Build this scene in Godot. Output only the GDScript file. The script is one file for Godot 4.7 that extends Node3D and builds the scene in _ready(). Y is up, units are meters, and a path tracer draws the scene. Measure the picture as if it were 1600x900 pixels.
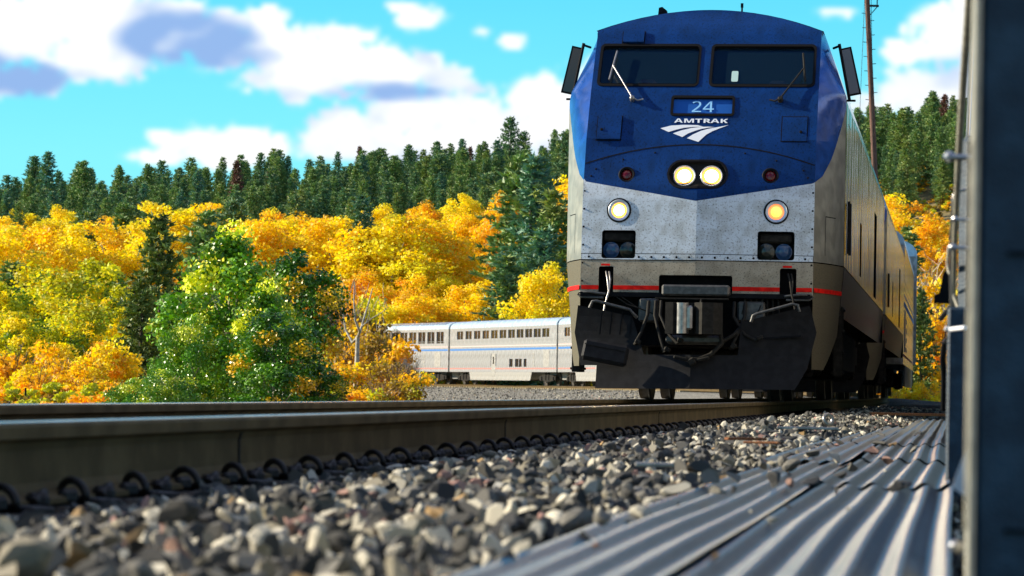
extends Node3D

const F := 5000.0            # focal length in pixels of the 1600-pixel photograph
const EYE := Vector3(0, 0.094, 0)
var look: Basis
var counts := {}
var M := {}
var PX := PackedFloat32Array()
var PZ := PackedFloat32Array()
var PT := PackedFloat32Array()

# ------------------------------------------------------------------ mesh builder
class MB:
	var v := PackedVector3Array()
	var n := PackedVector3Array()
	var c := PackedColorArray()
	var tint := Color.WHITE
	var colored := false
	var smooth := true
	var at := Transform3D.IDENTITY

	func tri(a: Vector3, b: Vector3, d: Vector3, na: Vector3, nb: Vector3, nd: Vector3) -> void:
		var g := (d - a).cross(b - a)
		if g.dot(na + nb + nd) < 0.0:
			v.append(at * a); v.append(at * d); v.append(at * b)
			n.append(at.basis * na); n.append(at.basis * nd); n.append(at.basis * nb)
		else:
			v.append(at * a); v.append(at * b); v.append(at * d)
			n.append(at.basis * na); n.append(at.basis * nb); n.append(at.basis * nd)
		if colored:
			c.append(tint); c.append(tint); c.append(tint)

	func ftri(a: Vector3, b: Vector3, d: Vector3, hint: Vector3) -> void:
		var g := (d - a).cross(b - a)
		if g.length_squared() < 1e-16:
			return
		g = g.normalized()
		if g.dot(hint) < 0.0:
			g = -g
		tri(a, b, d, g, g, g)

	func quad(a: Vector3, b: Vector3, d: Vector3, e: Vector3, hint: Vector3) -> void:
		ftri(a, b, d, hint)
		ftri(a, d, e, hint)

	func leaf(a: Vector3, b: Vector3, d: Vector3) -> void:
		v.append(a); v.append(b); v.append(d)
		c.append(tint); c.append(tint); c.append(tint)

	func corner(s: Vector3, ax: int, h: Vector3, bev: float) -> Vector3:
		var q := Vector3(s.x * (h.x - bev), s.y * (h.y - bev), s.z * (h.z - bev))
		q[ax] = s[ax] * h[ax]
		return q

	func box(ctr: Vector3, size: Vector3, bs := Basis.IDENTITY, bev := 0.0) -> void:
		var h := size * 0.5
		bev = minf(bev, minf(h.x, minf(h.y, h.z)) * 0.9)
		for ax in 3:
			var u := (ax + 1) % 3
			var w := (ax + 2) % 3
			for sg in [-1.0, 1.0]:
				var q: Array[Vector3] = []
				for k in [[-1.0, -1.0], [1.0, -1.0], [1.0, 1.0], [-1.0, 1.0]]:
					var s := Vector3.ZERO
					s[ax] = sg; s[u] = k[0]; s[w] = k[1]
					q.append(ctr + bs * corner(s, ax, h, bev))
				var hn := Vector3.ZERO
				hn[ax] = sg
				quad(q[0], q[1], q[2], q[3], bs * hn)
			if bev > 0.0:
				for sa in [-1.0, 1.0]:
					for su in [-1.0, 1.0]:
						var s0 := Vector3.ZERO
						s0[ax] = sa; s0[u] = su; s0[w] = -1.0
						var s1 := s0
						s1[w] = 1.0
						var hn := s0
						hn[w] = 0.0
						quad(ctr + bs * corner(s0, ax, h, bev), ctr + bs * corner(s1, ax, h, bev), ctr + bs * corner(s1, u, h, bev), ctr + bs * corner(s0, u, h, bev), bs * hn)
		if bev > 0.0:
			for sx in [-1.0, 1.0]:
				for sy in [-1.0, 1.0]:
					for sz in [-1.0, 1.0]:
						var s := Vector3(sx, sy, sz)
						ftri(ctr + bs * corner(s, 0, h, bev), ctr + bs * corner(s, 1, h, bev), ctr + bs * corner(s, 2, h, bev), bs * s)

	func tube(pts: Array, r: float, sides := 8, r1 := -1.0) -> void:
		if r1 < 0.0:
			r1 = r
		var k := pts.size()
		var up := Vector3.UP
		var rings := []
		for i in k:
			var d: Vector3 = ((pts[mini(i + 1, k - 1)] as Vector3) - (pts[maxi(i - 1, 0)] as Vector3)).normalized()
			if absf(d.dot(up)) > 0.95:
				up = Vector3.RIGHT if absf(d.x) < 0.9 else Vector3.BACK
			var x := d.cross(up).normalized()
			up = x.cross(d).normalized()
			var rr := lerpf(r, r1, float(i) / maxf(1.0, k - 1))
			var ring := []
			for j in sides:
				var a := TAU * j / sides
				var nn := x * cos(a) + up * sin(a)
				ring.append([(pts[i] as Vector3) + nn * rr, nn])
			rings.append(ring)
		for i in k - 1:
			for j in sides:
				var j2 := (j + 1) % sides
				var a = rings[i][j]; var b = rings[i][j2]; var d = rings[i + 1][j2]; var e = rings[i + 1][j]
				tri(a[0], b[0], d[0], a[1], b[1], d[1])
				tri(a[0], d[0], e[0], a[1], d[1], e[1])
		for end in [0, k - 1]:
			var dir: Vector3 = ((pts[0] as Vector3) - (pts[1] as Vector3)) if end == 0 else ((pts[k - 1] as Vector3) - (pts[k - 2] as Vector3))
			for j in range(1, sides - 1):
				ftri(rings[end][0][0], rings[end][j][0], rings[end][j + 1][0], dir)

	func lathe(o: Vector3, axis: Vector3, prof: Array, seg := 24) -> void:
		axis = axis.normalized()
		var x := axis.cross(Vector3.UP if absf(axis.y) < 0.9 else Vector3.RIGHT).normalized()
		var y := axis.cross(x)
		for i in prof.size() - 1:
			var p: Vector2 = prof[i]
			var q: Vector2 = prof[i + 1]
			var dr := q.x - p.x
			var dh := q.y - p.y
			for j in seg:
				var a0 := TAU * j / seg
				var a1 := TAU * (j + 1) / seg
				var r0 := x * cos(a0) + y * sin(a0)
				var r1 := x * cos(a1) + y * sin(a1)
				var n0 := (r0 * dh - axis * dr).normalized()
				var n1 := (r1 * dh - axis * dr).normalized()
				var A := o + axis * p.y + r0 * p.x
				var B := o + axis * p.y + r1 * p.x
				var C := o + axis * q.y + r1 * q.x
				var D := o + axis * q.y + r0 * q.x
				if p.x > 1e-5:
					tri(A, B, C, n0, n1, n1)
				if q.x > 1e-5:
					tri(A, C, D, n0, n1, n0)

	# flat outline (x, y) pushed from z0 to z1
	func prism(poly: PackedVector2Array, z0: float, z1: float, xf := Transform3D.IDENTITY) -> void:
		var idx := Geometry2D.triangulate_polygon(poly)
		for i in range(0, idx.size(), 3):
			for z in [z0, z1]:
				ftri(xf * Vector3(poly[idx[i]].x, poly[idx[i]].y, z), xf * Vector3(poly[idx[i + 1]].x, poly[idx[i + 1]].y, z), xf * Vector3(poly[idx[i + 2]].x, poly[idx[i + 2]].y, z), xf.basis * Vector3(0, 0, z - (z0 + z1) * 0.5))
		var ccw := not Geometry2D.is_polygon_clockwise(poly)
		for i in poly.size():
			var a := poly[i]
			var b := poly[(i + 1) % poly.size()]
			var o := Vector3(b.y - a.y, a.x - b.x, 0)
			if not ccw:
				o = -o
			quad(xf * Vector3(a.x, a.y, z0), xf * Vector3(b.x, b.y, z0), xf * Vector3(b.x, b.y, z1), xf * Vector3(a.x, a.y, z1), xf.basis * o)

	# closed outline swept along frames (x across, y up)
	func sweep(poly: PackedVector2Array, frames: Array, caps := true) -> void:
		var ccw := not Geometry2D.is_polygon_clockwise(poly)
		for k in frames.size() - 1:
			var f0: Transform3D = frames[k]
			var f1: Transform3D = frames[k + 1]
			for i in poly.size():
				var a := poly[i]
				var b := poly[(i + 1) % poly.size()]
				var o := Vector3(b.y - a.y, a.x - b.x, 0).normalized()
				if not ccw:
					o = -o
				var n0 := f0.basis * o
				var n1 := f1.basis * o
				var A := f0 * Vector3(a.x, a.y, 0)
				var B := f0 * Vector3(b.x, b.y, 0)
				var C := f1 * Vector3(b.x, b.y, 0)
				var D := f1 * Vector3(a.x, a.y, 0)
				tri(A, B, C, n0, n0, n1)
				tri(A, C, D, n0, n1, n1)
		if caps:
			var idx := Geometry2D.triangulate_polygon(poly)
			for e in [0, frames.size() - 1]:
				var f: Transform3D = frames[e]
				for i in range(0, idx.size(), 3):
					ftri(f * Vector3(poly[idx[i]].x, poly[idx[i]].y, 0), f * Vector3(poly[idx[i + 1]].x, poly[idx[i + 1]].y, 0), f * Vector3(poly[idx[i + 2]].x, poly[idx[i + 2]].y, 0), f.basis.z * (1.0 if e == 0 else -1.0))

	func mesh() -> ArrayMesh:
		var a := []
		a.resize(Mesh.ARRAY_MAX)
		a[Mesh.ARRAY_VERTEX] = v
		if n.size() == v.size():
			a[Mesh.ARRAY_NORMAL] = n
		if c.size() == v.size():
			a[Mesh.ARRAY_COLOR] = c
		var m := ArrayMesh.new()
		m.add_surface_from_arrays(Mesh.PRIMITIVE_TRIANGLES, a)
		return m

# ------------------------------------------------------------------ naming
func numbered(called: String) -> String:
	var k: int = counts.get(called, 0)
	counts[called] = k + 1
	return called if k == 0 else "%s_%03d" % [called, k]

func tag(o: Node3D, label: String, category := "", group := "", kind := "") -> Node3D:
	if label: o.set_meta("label", label)
	if category: o.set_meta("category", category)
	if group: o.set_meta("group", group)
	if kind: o.set_meta("kind", kind)
	return o

func thing(called: String, label: String, category: String, where := Transform3D.IDENTITY, group := "") -> Node3D:
	var o := Node3D.new()
	o.name = numbered(called)
	add_child(o)
	o.transform = where
	return tag(o, label, category, group)

func put(called: String, mesh: Mesh, m: Material, parent: Node3D = null) -> MeshInstance3D:
	var o := MeshInstance3D.new()
	o.mesh = mesh
	o.material_override = m
	if parent == null:
		o.name = numbered(called)
		add_child(o)
	else:
		var k := 0
		var nm := called
		while parent.has_node(nm):
			k += 1
			nm = "%s_%03d" % [called, k]
		o.name = nm
		parent.add_child(o, true)
	return o

func obj(called: String, b: MB, m: Material, parent: Node3D = null) -> MeshInstance3D:
	return put(called, b.mesh(), m, parent)

func struct(called: String, b: MB, m: Material) -> MeshInstance3D:
	var o := obj(called, b, m)
	o.set_meta("kind", "structure")
	return o

# ------------------------------------------------------------------ materials
func lin(r: float, g: float, b: float) -> Color:
	return Color(r, g, b).linear_to_srgb()

func noise_tex(freq: float, lo: Color, hi: Color, seed_: int, a := 0.25, b := 0.75, octaves := 4, size := 512, kind := FastNoiseLite.TYPE_SIMPLEX_SMOOTH) -> NoiseTexture2D:
	var fn := FastNoiseLite.new()
	fn.seed = seed_
	fn.noise_type = kind
	fn.frequency = freq
	fn.fractal_octaves = octaves
	var g := Gradient.new()
	g.offsets = PackedFloat32Array([a, b])
	g.colors = PackedColorArray([lo, hi])
	var t := NoiseTexture2D.new()
	t.width = size
	t.height = size
	t.seamless = true
	t.noise = fn
	t.color_ramp = g
	return t

func mat(nm: String, col: Color, rough := 0.7, metal := 0.0, tex: Texture2D = null, scale := Vector3.ONE, bump: Texture2D = null, bump_cm := 0.0) -> StandardMaterial3D:
	var m := StandardMaterial3D.new()
	m.resource_name = nm
	m.albedo_color = col
	m.roughness = rough
	m.metallic = metal
	if tex or bump:
		m.uv1_triplanar = true
		m.uv1_scale = scale
	if tex:
		m.albedo_texture = tex
	if bump:
		m.heightmap_enabled = true
		m.heightmap_texture = bump
		m.heightmap_scale = bump_cm
	M[nm] = m
	return m

func leaf_mat(nm: String, back: Color, rough := 0.6) -> StandardMaterial3D:
	var m := StandardMaterial3D.new()
	m.resource_name = nm
	m.vertex_color_use_as_albedo = true
	m.roughness = rough
	m.backlight_enabled = true
	m.backlight = back
	m.cull_mode = BaseMaterial3D.CULL_DISABLED
	M[nm] = m
	return m

func glow_mat(nm: String, col: Color, energy: float) -> StandardMaterial3D:
	var m := mat(nm, lin(0.5, 0.45, 0.35), 0.3)
	m.emission_enabled = true
	m.emission = col
	m.emission_energy_multiplier = energy
	return m

# ------------------------------------------------------------------ places
func at(px: float, py: float, depth: float) -> Vector3:
	return EYE + look * (Vector3((px - 800.0) / F, -(py - 450.0) / F, -1.0) * depth)

func grade(s: float) -> float:
	return 0.34 * smoothstep(70.0, 215.0, s)

func survey() -> void:
	var x := -2.875 - 12.0 * sin(deg_to_rad(7.93))
	var z := -12.0 * cos(deg_to_rad(7.93))
	var th := deg_to_rad(7.93)
	for i in 820:
		var s := -12.0 + i * 0.5
		PX.append(x); PZ.append(-z); PT.append(th)
		var k := 0.0 if s < 80.0 else minf(1.0, (s - 80.0) / 70.0) / 277.0
		th -= k * 0.5
		x += sin(th) * 0.5
		z += cos(th) * 0.5

func frame(s: float, o := 0.0, y := 0.0) -> Transform3D:
	var f := clampf((s + 12.0) * 2.0, 0.0, 818.0)
	var i := int(f)
	var t := f - i
	var th := lerpf(PT[i], PT[i + 1], t)
	var r := Vector3(cos(th), 0, sin(th))
	var p := Vector3(lerpf(PX[i], PX[i + 1], t), grade(s) + y, lerpf(PZ[i], PZ[i + 1], t))
	return Transform3D(Basis(r, Vector3.UP, Vector3(-sin(th), 0, cos(th))), p + r * o)

func trk(s: float, o: float, y: float) -> Vector3:
	return frame(s, o, y).origin

var hill_noise := FastNoiseLite.new()
func ground(x: float, z: float) -> float:      # z counts away from the camera
	var zb := 258.0 - 70.0 * smoothstep(14.0, 60.0, x)
	var t := (z - zb) / (455.0 - zb)
	var ridge := clampf(28.4 + 0.09 * x + 1.5 * smoothstep(30.0, 50.0, x) + 1.3 * smoothstep(-25.0, -65.0, x) + 1.6 * smoothstep(-32.0, -8.0, x), 10.0, 42.0)
	var h := -1.15
	if t > 0.0:
		h += ridge * minf(t, 1.0) * (0.8 + 0.2 * minf(t, 1.0))
		if t > 1.0:
			h -= minf((z - 455.0) * 0.06, 18.0)
	h += hill_noise.get_noise_2d(x, z) * (0.25 + 1.6 * clampf(t, 0.0, 1.0))
	return h

func grid(b: MB, fn: Callable, us: PackedFloat32Array, vs: PackedFloat32Array, hint: Vector3) -> void:
	var rows := []
	for u in us:
		var row := PackedVector3Array()
		for w in vs:
			row.append(fn.call(u, w))
		rows.append(row)
	var ns := []
	for i in us.size():
		var row := PackedVector3Array()
		for j in vs.size():
			var du: Vector3 = rows[mini(i + 1, us.size() - 1)][j] - rows[maxi(i - 1, 0)][j]
			var dv: Vector3 = rows[i][mini(j + 1, vs.size() - 1)] - rows[i][maxi(j - 1, 0)]
			var nn := du.cross(dv).normalized()
			row.append(nn if nn.dot(hint) >= 0.0 else -nn)
		ns.append(row)
	for i in us.size() - 1:
		for j in vs.size() - 1:
			b.tri(rows[i][j], rows[i + 1][j], rows[i + 1][j + 1], ns[i][j], ns[i + 1][j], ns[i + 1][j + 1])
			b.tri(rows[i][j], rows[i + 1][j + 1], rows[i][j + 1], ns[i][j], ns[i + 1][j + 1], ns[i][j + 1])

func steps(a: float, b: float, k: int) -> PackedFloat32Array:
	var o := PackedFloat32Array()
	for i in k + 1:
		o.append(lerpf(a, b, float(i) / k))
	return o

# ------------------------------------------------------------------ the scene
func _ready() -> void:
	look = Basis.from_euler(Vector3(deg_to_rad(1.8), 0, deg_to_rad(1.04)))
	survey()
	var cam := Camera3D.new()
	cam.name = "camera"
	var lens := CameraAttributesPhysical.new()
	lens.frustum_focal_length = 133.33
	lens.frustum_focus_distance = 37.0
	lens.frustum_near = 0.2
	lens.frustum_far = 6000.0
	lens.exposure_aperture = 11.0
	cam.attributes = lens
	add_child(cam)
	cam.fov = rad_to_deg(2.0 * atan(450.0 / F))
	cam.near = 0.2
	cam.far = 6000.0
	cam.transform = Transform3D(look, EYE)
	cam.current = true

	var env := Environment.new()
	env.background_mode = Environment.BG_SKY
	var sky := Sky.new()
	var pano := PanoramaSkyMaterial.new()
	pano.panorama = sky_picture()
	sky.sky_material = pano
	env.sky = sky
	env.background_energy_multiplier = 0.57
	env.tonemap_mode = Environment.TONE_MAPPER_LINEAR
	env.tonemap_exposure = 1.95
	env.sdfgi_enabled = true
	env.ssao_enabled = true
	env.ssil_enabled = true
	var we := WorldEnvironment.new()
	we.name = "world"
	we.environment = env
	add_child(we)

	var sun := DirectionalLight3D.new()
	sun.name = "sun"
	sun.light_energy = 1.6
	sun.light_color = Color(1.0, 0.95, 0.86)
	sun.light_angular_distance = 0.5
	sun.shadow_enabled = true
	add_child(sun)
	sun.look_at_from_position(Vector3.ZERO, -Vector3(-0.89, 0.41, -0.18), Vector3.UP)

	make_materials()
	land()
	track()
	ballast()
	sheets()
	trains()
	trackside()
	forest()
	small_things()

# ------------------------------------------------------------------ sky: air and clouds only
func sky_picture() -> ImageTexture:
	var W := 4096
	var H := 2048
	var half := H / 2
	var D := PackedFloat32Array()
	D.resize(W * half)
	D.fill(-3.0)
	var G := PackedFloat32Array()
	G.resize(W * half)
	var deg_px := rad_to_deg(1.0 / F)              # one photograph pixel in degrees
	var tex := 360.0 / W
	var blobs := []                                # az, el, half width, half height (degrees), weight, grey
	for q in [[40, 45, 190, 62, 1, 0], [120, 85, 120, 42, 1, 0], [190, 30, 110, 60, 1, 0], [170, 105, 50, 30, .9, 0], [-60, 40, 150, 70, 1, 0], [285, 62, 120, 46, 1, 1.0], [345, 88, 95, 24, .9, 1.0], [230, 40, 60, 40, .9, .3],
		[20, 128, 80, 30, 1, 1.0], [-50, 120, 90, 34, 1, .8], [10, 95, 40, 14, .8, 0],
		[410, 48, 50, 32, 1, 0], [445, 85, 75, 44, 1, 0], [520, 85, 80, 40, 1, 0], [600, 112, 80, 38, 1, 0], [480, 120, 110, 34, 1, 0], [690, 122, 50, 24, .9, .2], [600, 143, 120, 16, .9, .7], [740, 140, 40, 16, .7, .4],
		[545, 205, 85, 36, 1, 0], [640, 180, 90, 34, 1, 0], [735, 185, 110, 40, 1, 0.05], [850, 165, 75, 48, 1, 0], [940, 150, 80, 50, 1, 0], [640, 225, 190, 26, 1, 0], [460, 158, 28, 12, .8, 0],
		[330, 232, 110, 30, 1, 0], [400, 228, 60, 24, 1, 0], [240, 214, 20, 11, .8, 0], [250, 246, 70, 14, .7, 0],
		[648, 22, 40, 22, .95, 0], [625, 10, 26, 14, .8, 0], [795, 66, 22, 14, .62, 0], [745, 48, 18, 10, .55, 0],
		[1475, 55, 65, 46, 1, 0], [1420, 82, 50, 22, .75, 0], [1540, 40, 80, 60, 1, 0], [1430, 148, 85, 42, 1, 0.08], [1520, 150, 80, 34, 1, .15], [1350, 168, 50, 26, .8, .1], [1600, 120, 120, 60, 1, .1],
		[1300, 20, 40, 8, .5, 0], [1240, 190, 70, 30, .9, 0], [790, 215, 130, 36, 1, 0], [890, 195, 80, 46, 1, 0], [560, 235, 120, 22, 1, .1], [1050, 140, 90, 40, 1, 0]]:
		blobs.append([rad_to_deg(atan((q[0] - 800.0) / F)), rad_to_deg(atan((607.0 + (q[0] - 800.0) * 0.018 - q[1]) / F)), q[2] * deg_px * 1.12, q[3] * deg_px * 1.2, q[4], q[5]])
	var rg := RandomNumberGenerator.new()
	rg.seed = 77
	for k in 80:
		var az := rg.randf_range(-180, 180)
		var el := pow(rg.randf(), 1.6) * 62.0 + 1.5
		if absf(az) < 11.5 and el < 9.5:
			continue
		var big := 0.7 + el / 9.0
		for j in 9:
			blobs.append([az + rg.randfn() * 1.7 * big, el + rg.randfn() * 0.42 * big, rg.randf_range(0.7, 1.9) * big, rg.randf_range(0.35, 0.75) * big, rg.randf_range(0.8, 1.0), 1.0 if rg.randf() < 0.22 else 0.0])
	for q in blobs:
		var wide: float = q[2] / cos(deg_to_rad(minf(q[1], 75.0)))
		var x0 := int(floor((q[0] + 180.0 - wide * 1.35) / tex))
		var x1 := int(ceil((q[0] + 180.0 + wide * 1.35) / tex))
		var y0 := maxi(0, int((90.0 - q[1] - q[3] * 1.35) / tex))
		var y1 := mini(half - 1, int((90.0 - q[1] + q[3] * 1.35) / tex))
		for y in range(y0, y1 + 1):
			var dy: float = (90.0 - (y + 0.5) * tex - q[1]) / q[3]
			if dy < 0.0:
				dy *= 1.15
			for x in range(x0, x1 + 1):
				var dx: float = ((x + 0.5) * tex - 180.0 - q[0]) / wide
				var d: float = q[4] - (dx * dx + dy * dy)
				var i := y * W + posmod(x + W / 2, W)
				if d > D[i]:
					D[i] = d
				if q[5] > 0.0 and d > 0.0:
					G[i] = maxf(G[i], smoothstep(0.0, 0.75, d) * q[5])
	var puff := FastNoiseLite.new()
	puff.seed = 5
	puff.frequency = 0.6
	puff.fractal_octaves = 5
	puff.fractal_gain = 0.55
	var soft := FastNoiseLite.new()
	soft.seed = 9
	soft.frequency = 0.5
	soft.fractal_octaves = 3
	var img := PackedByteArray()
	img.resize(W * H * 3)
	var keys := [0.0, 1.5, 4.0, 7.0, 14.0, 35.0, 90.0]
	var tones := [Color(0.63, 0.97, 1.0), Color(0.56, 0.95, 1.0), Color(0.52, 0.925, 0.99), Color(0.39, 0.85, 0.97), Color(0.19, 0.58, 0.86), Color(0.08, 0.33, 0.68), Color(0.045, 0.20, 0.52)]
	for y in half:
		var el := 90.0 - (y + 0.5) * tex
		var k := 0
		while k < 5 and el > keys[k + 1]:
			k += 1
		var base: Color = tones[k].lerp(tones[k + 1], (el - keys[k]) / (keys[k + 1] - keys[k]))
		var br := int(base.r * 255)
		var bg := int(base.g * 255)
		var bb := int(base.b * 255)
		for x in W:
			var i := y * W + x
			var d := D[i]
			var o := i * 3
			if d < -0.75:
				img[o] = br; img[o + 1] = bg; img[o + 2] = bb
				continue
			var az := fposmod((x + 0.5) * tex + 180.0, 360.0) + 20.0
			var f := puff.get_noise_2d(az * 1.6, el * 2.4) + 0.6 * puff.get_noise_2d(az * 5.0 + 90.0, el * 7.0)
			var sft := soft.get_noise_2d(az * 1.2, el * 2.0)
			var a := smoothstep(-0.05, 0.36 + 0.5 * maxf(0.0, sft + 0.15), d + f * 0.85)
			if a <= 0.0:
				img[o] = br; img[o + 1] = bg; img[o + 2] = bb
				continue
			var g := clampf(G[i] * (0.95 + sft * 0.9) + maxf(0.0, 0.22 * puff.get_noise_2d(az * 2.2 + 40.0, el * 3.4 + 0.5)) * smoothstep(0.2, 0.8, d), 0.0, 0.9)
			if y > 12:
				g = clampf(g + clampf((D[i - 9 * W] - d) * 0.55 + f * 0.12, 0.0, 0.42) * smoothstep(0.0, 0.3, d + 0.1), 0.0, 0.9)
			var cr := lerpf(1.0, 0.52, g)
			var cg := lerpf(1.0, 0.67, g)
			var cb := lerpf(1.0, 0.89, g)
			img[o] = int(lerpf(base.r, cr, a) * 255)
			img[o + 1] = int(lerpf(base.g, cg, a) * 255)
			img[o + 2] = int(lerpf(base.b, cb, a) * 255)
	var low := Color(0.42, 0.42, 0.36)
	for i in range(W * half, W * H):
		var o := i * 3
		img[o] = int(low.r * 255); img[o + 1] = int(low.g * 255); img[o + 2] = int(low.b * 255)
	return ImageTexture.create_from_image(Image.create_from_data(W, H, false, Image.FORMAT_RGB8, img))

# ------------------------------------------------------------------ materials of the place
func make_materials() -> void:
	var W := Color.WHITE
	var mottled := noise_tex(0.012, lin(.62, .62, .62), W, 1, 0.3, 0.7, 5)
	var speck := noise_tex(0.06, lin(.34, .32, .29), W, 2, 0.20, 0.36, 5)
	var streak := noise_tex(0.02, lin(.55, .54, .52), W, 3, 0.3, 0.75, 4)
	var fine := noise_tex(0.12, Color.BLACK, W, 4, 0.2, 0.8, 3)
	var wave := noise_tex(0.01, Color.BLACK, W, 6, 0.2, 0.8, 3)
	var rusty := noise_tex(0.02, lin(.45, .28, .17), W, 8, 0.3, 0.62, 5)
	var flank := noise_tex(0.03, lin(.25, .25, .23), W, 17, 0.25, 0.7, 5)
	var stains := noise_tex(0.007, lin(.74, .71, .66), W, 18, 0.25, 0.65, 6)
	mat("blue_paint", lin(.002, .034, .150), 0.45, 0.0, speck, Vector3(.9, .9, .9), fine, 0.04)
	M.blue_paint.metallic_specular = 0.25
	mat("blue_side", lin(.012, .075, .34), 0.2, 0.3, mottled, Vector3(.7, .7, .7), wave, 0.3)
	mat("silver_front", lin(.60, .66, .70), 0.42, 0.1, speck, Vector3(1.1, 1.1, 1.1), fine, 0.05)
	mat("silver_dirty", lin(.36, .31, .22), 0.5, 0.05, speck, Vector3(1.3, 1.3, 1.3), fine, 0.06)
	for k in ["blue_paint", "silver_front", "silver_dirty"]:
		M[k].detail_enabled = true
		M[k].detail_blend_mode = BaseMaterial3D.BLEND_MODE_MUL
		M[k].detail_albedo = stains
	mat("corner_dirty", lin(.125, .108, .07), 0.5, 0.0, speck, Vector3(1.3, 1.3, 1.3), fine, .06)
	M.corner_dirty.metallic_specular = .25
	mat("silver_corner", lin(.27, .26, .21), 0.4, 0.0, mottled, Vector3(.6, .6, .6), wave, 0.15)
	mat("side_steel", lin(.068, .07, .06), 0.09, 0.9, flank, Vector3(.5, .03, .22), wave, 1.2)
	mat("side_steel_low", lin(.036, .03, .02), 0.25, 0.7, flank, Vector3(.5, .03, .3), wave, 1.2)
	mat("black_iron", lin(.008, .0085, .010), 0.65, 0.0, mottled, Vector3(1, 1, 1), fine, 0.1)
	mat("plow_paint", lin(.017, .017, .018), 0.6, 0.0, mottled, Vector3(1.2, 1.2, 1.2), fine, 0.12)
	mat("grimy_iron", lin(.028, .026, .022), 0.7, 0.1, mottled, Vector3(2, 2, 2), fine, 0.15)
	mat("rubber", lin(.006, .006, .007), 0.8)
	for k in ["black_iron", "plow_paint", "grimy_iron", "rubber"]:
		M[k].metallic_specular = 0.22
	mat("bright_iron", lin(.42, .40, .37), 0.35, 0.8, mottled, Vector3(2, 2, 2))
	mat("worn_iron", lin(.10, .098, .09), 0.45, 0.4, mottled, Vector3(2, 2, 2))
	mat("wheel_iron", lin(.09, .08, .065), 0.5, 0.4, mottled, Vector3(2, 2, 2))
	mat("chrome", lin(.38, .38, .38), 0.3, 0.9)
	mat("red_paint", lin(.82, .016, .01), 0.45, 0.0, mottled, Vector3(1, 1, 1))
	M.red_paint.metallic_specular = .15
	mat("red_lens", lin(.10, .004, .004), 0.12)
	mat("blue_lens", lin(.03, .07, .15), 0.1)
	mat("dark_lens", lin(.02, .025, .02), 0.12)
	mat("white_vinyl", lin(.80, .82, .84), 0.4)
	mat("digit_blue", lin(.30, .62, .90), 0.4)
	mat("dark_glass", lin(.012, .022, .024), 0.06)
	mat("mirror_back", lin(.13, .12, .13), 0.35)
	mat("cab_grey", lin(.075, .10, .11), 0.8)
	mat("pale_tag", lin(.45, .62, .55), 0.6)
	mat("seat_pink", lin(.20, .12, .12), 0.8)
	mat("number_glass", lin(.02, .10, .36), 0.12)
	var pane := mat("tinted_pane", Color(0.09, 0.17, 0.21, 0.55), 0.06)
	pane.transparency = BaseMaterial3D.TRANSPARENCY_ALPHA
	glow_mat("lamp_white", Color(1.0, 0.96, 0.84), 9.0)
	glow_mat("lamp_gold", Color(1.0, 0.62, 0.12), 1.7)
	glow_mat("lamp_amber", Color(1.0, 0.40, 0.05), 1.5)
	mat("lamp_rim", lin(.55, .57, .6), 0.3, 0.6)
	# passenger cars
	mat("car_steel", lin(.44, .46, .48), 0.42, 0.35, streak, Vector3(.5, .15, 1.0))
	mat("car_skirt", lin(.42, .42, .40), 0.5, 0.2, streak, Vector3(.5, .3, 1.0))
	mat("car_roof", lin(.52, .66, .78), 0.35, 0.3, mottled, Vector3(.3, .3, .3))
	mat("stripe_blue", lin(.03, .16, .45), 0.5)
	mat("stripe_red", lin(.55, .16, .13), 0.5)
	mat("stripe_pale", lin(.55, .44, .42), 0.5)
	mat("car_glass", lin(.02, .02, .022), 0.1)
	mat("roof_glass", lin(.16, .19, .26), 0.12)
	# track
	mat("rail_web", lin(.135, .096, .046), 0.8, 0.0, mottled, Vector3(.5, .5, .5), fine, 0.04)
	M.rail_web.metallic_specular = 0.2
	mat("rail_top", lin(.62, .62, .62), 0.22, 0.95, streak, Vector3(1, 1, .2))
	mat("clip_iron", lin(.022, .020, .019), 0.6, 0.3, rusty, Vector3(8, 8, 8))
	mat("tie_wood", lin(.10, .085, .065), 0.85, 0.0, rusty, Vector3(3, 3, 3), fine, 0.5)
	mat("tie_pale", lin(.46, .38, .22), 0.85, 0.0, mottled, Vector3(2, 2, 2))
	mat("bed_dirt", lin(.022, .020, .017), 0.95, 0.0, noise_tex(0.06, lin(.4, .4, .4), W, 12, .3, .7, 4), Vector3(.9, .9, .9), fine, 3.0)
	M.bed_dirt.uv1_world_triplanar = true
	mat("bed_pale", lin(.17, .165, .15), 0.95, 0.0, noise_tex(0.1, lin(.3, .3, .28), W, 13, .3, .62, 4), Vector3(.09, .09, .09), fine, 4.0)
	var hillside := noise_tex(0.01, lin(.10, .085, .03), lin(.22, .16, .05), 14, .35, .65, 5)
	mat("dry_grass", Color.WHITE, 0.95, 0.0, hillside, Vector3(.05, .05, .05))
	var st := StandardMaterial3D.new()
	st.vertex_color_use_as_albedo = true
	st.roughness = 0.85
	st.uv1_triplanar = true
	st.uv1_scale = Vector3(6, 6, 6)
	st.albedo_texture = noise_tex(0.03, lin(.62, .6, .58), W, 21, .3, .7, 4, 256)
	M["stone"] = st
	for q in [["stone_grey", .17, .16, .13], ["stone_pale", .60, .56, .44], ["stone_dark", .05, .05, .047], ["stone_pink", .34, .20, .15], ["stone_tan", .32, .20, .08], ["stone_blue", .11, .115, .12]]:
		mat(q[0], lin(q[1], q[2], q[3]), 0.85, 0.0, st.albedo_texture, Vector3(6, 6, 6))
	var brushed := noise_tex(0.02, lin(.62, .64, .66), W, 31, .3, .7, 4)
	mat("galvanised", lin(.19, .195, .19), 0.32, 0.85, brushed, Vector3(6, 6, .5), fine, 0.02)
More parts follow.
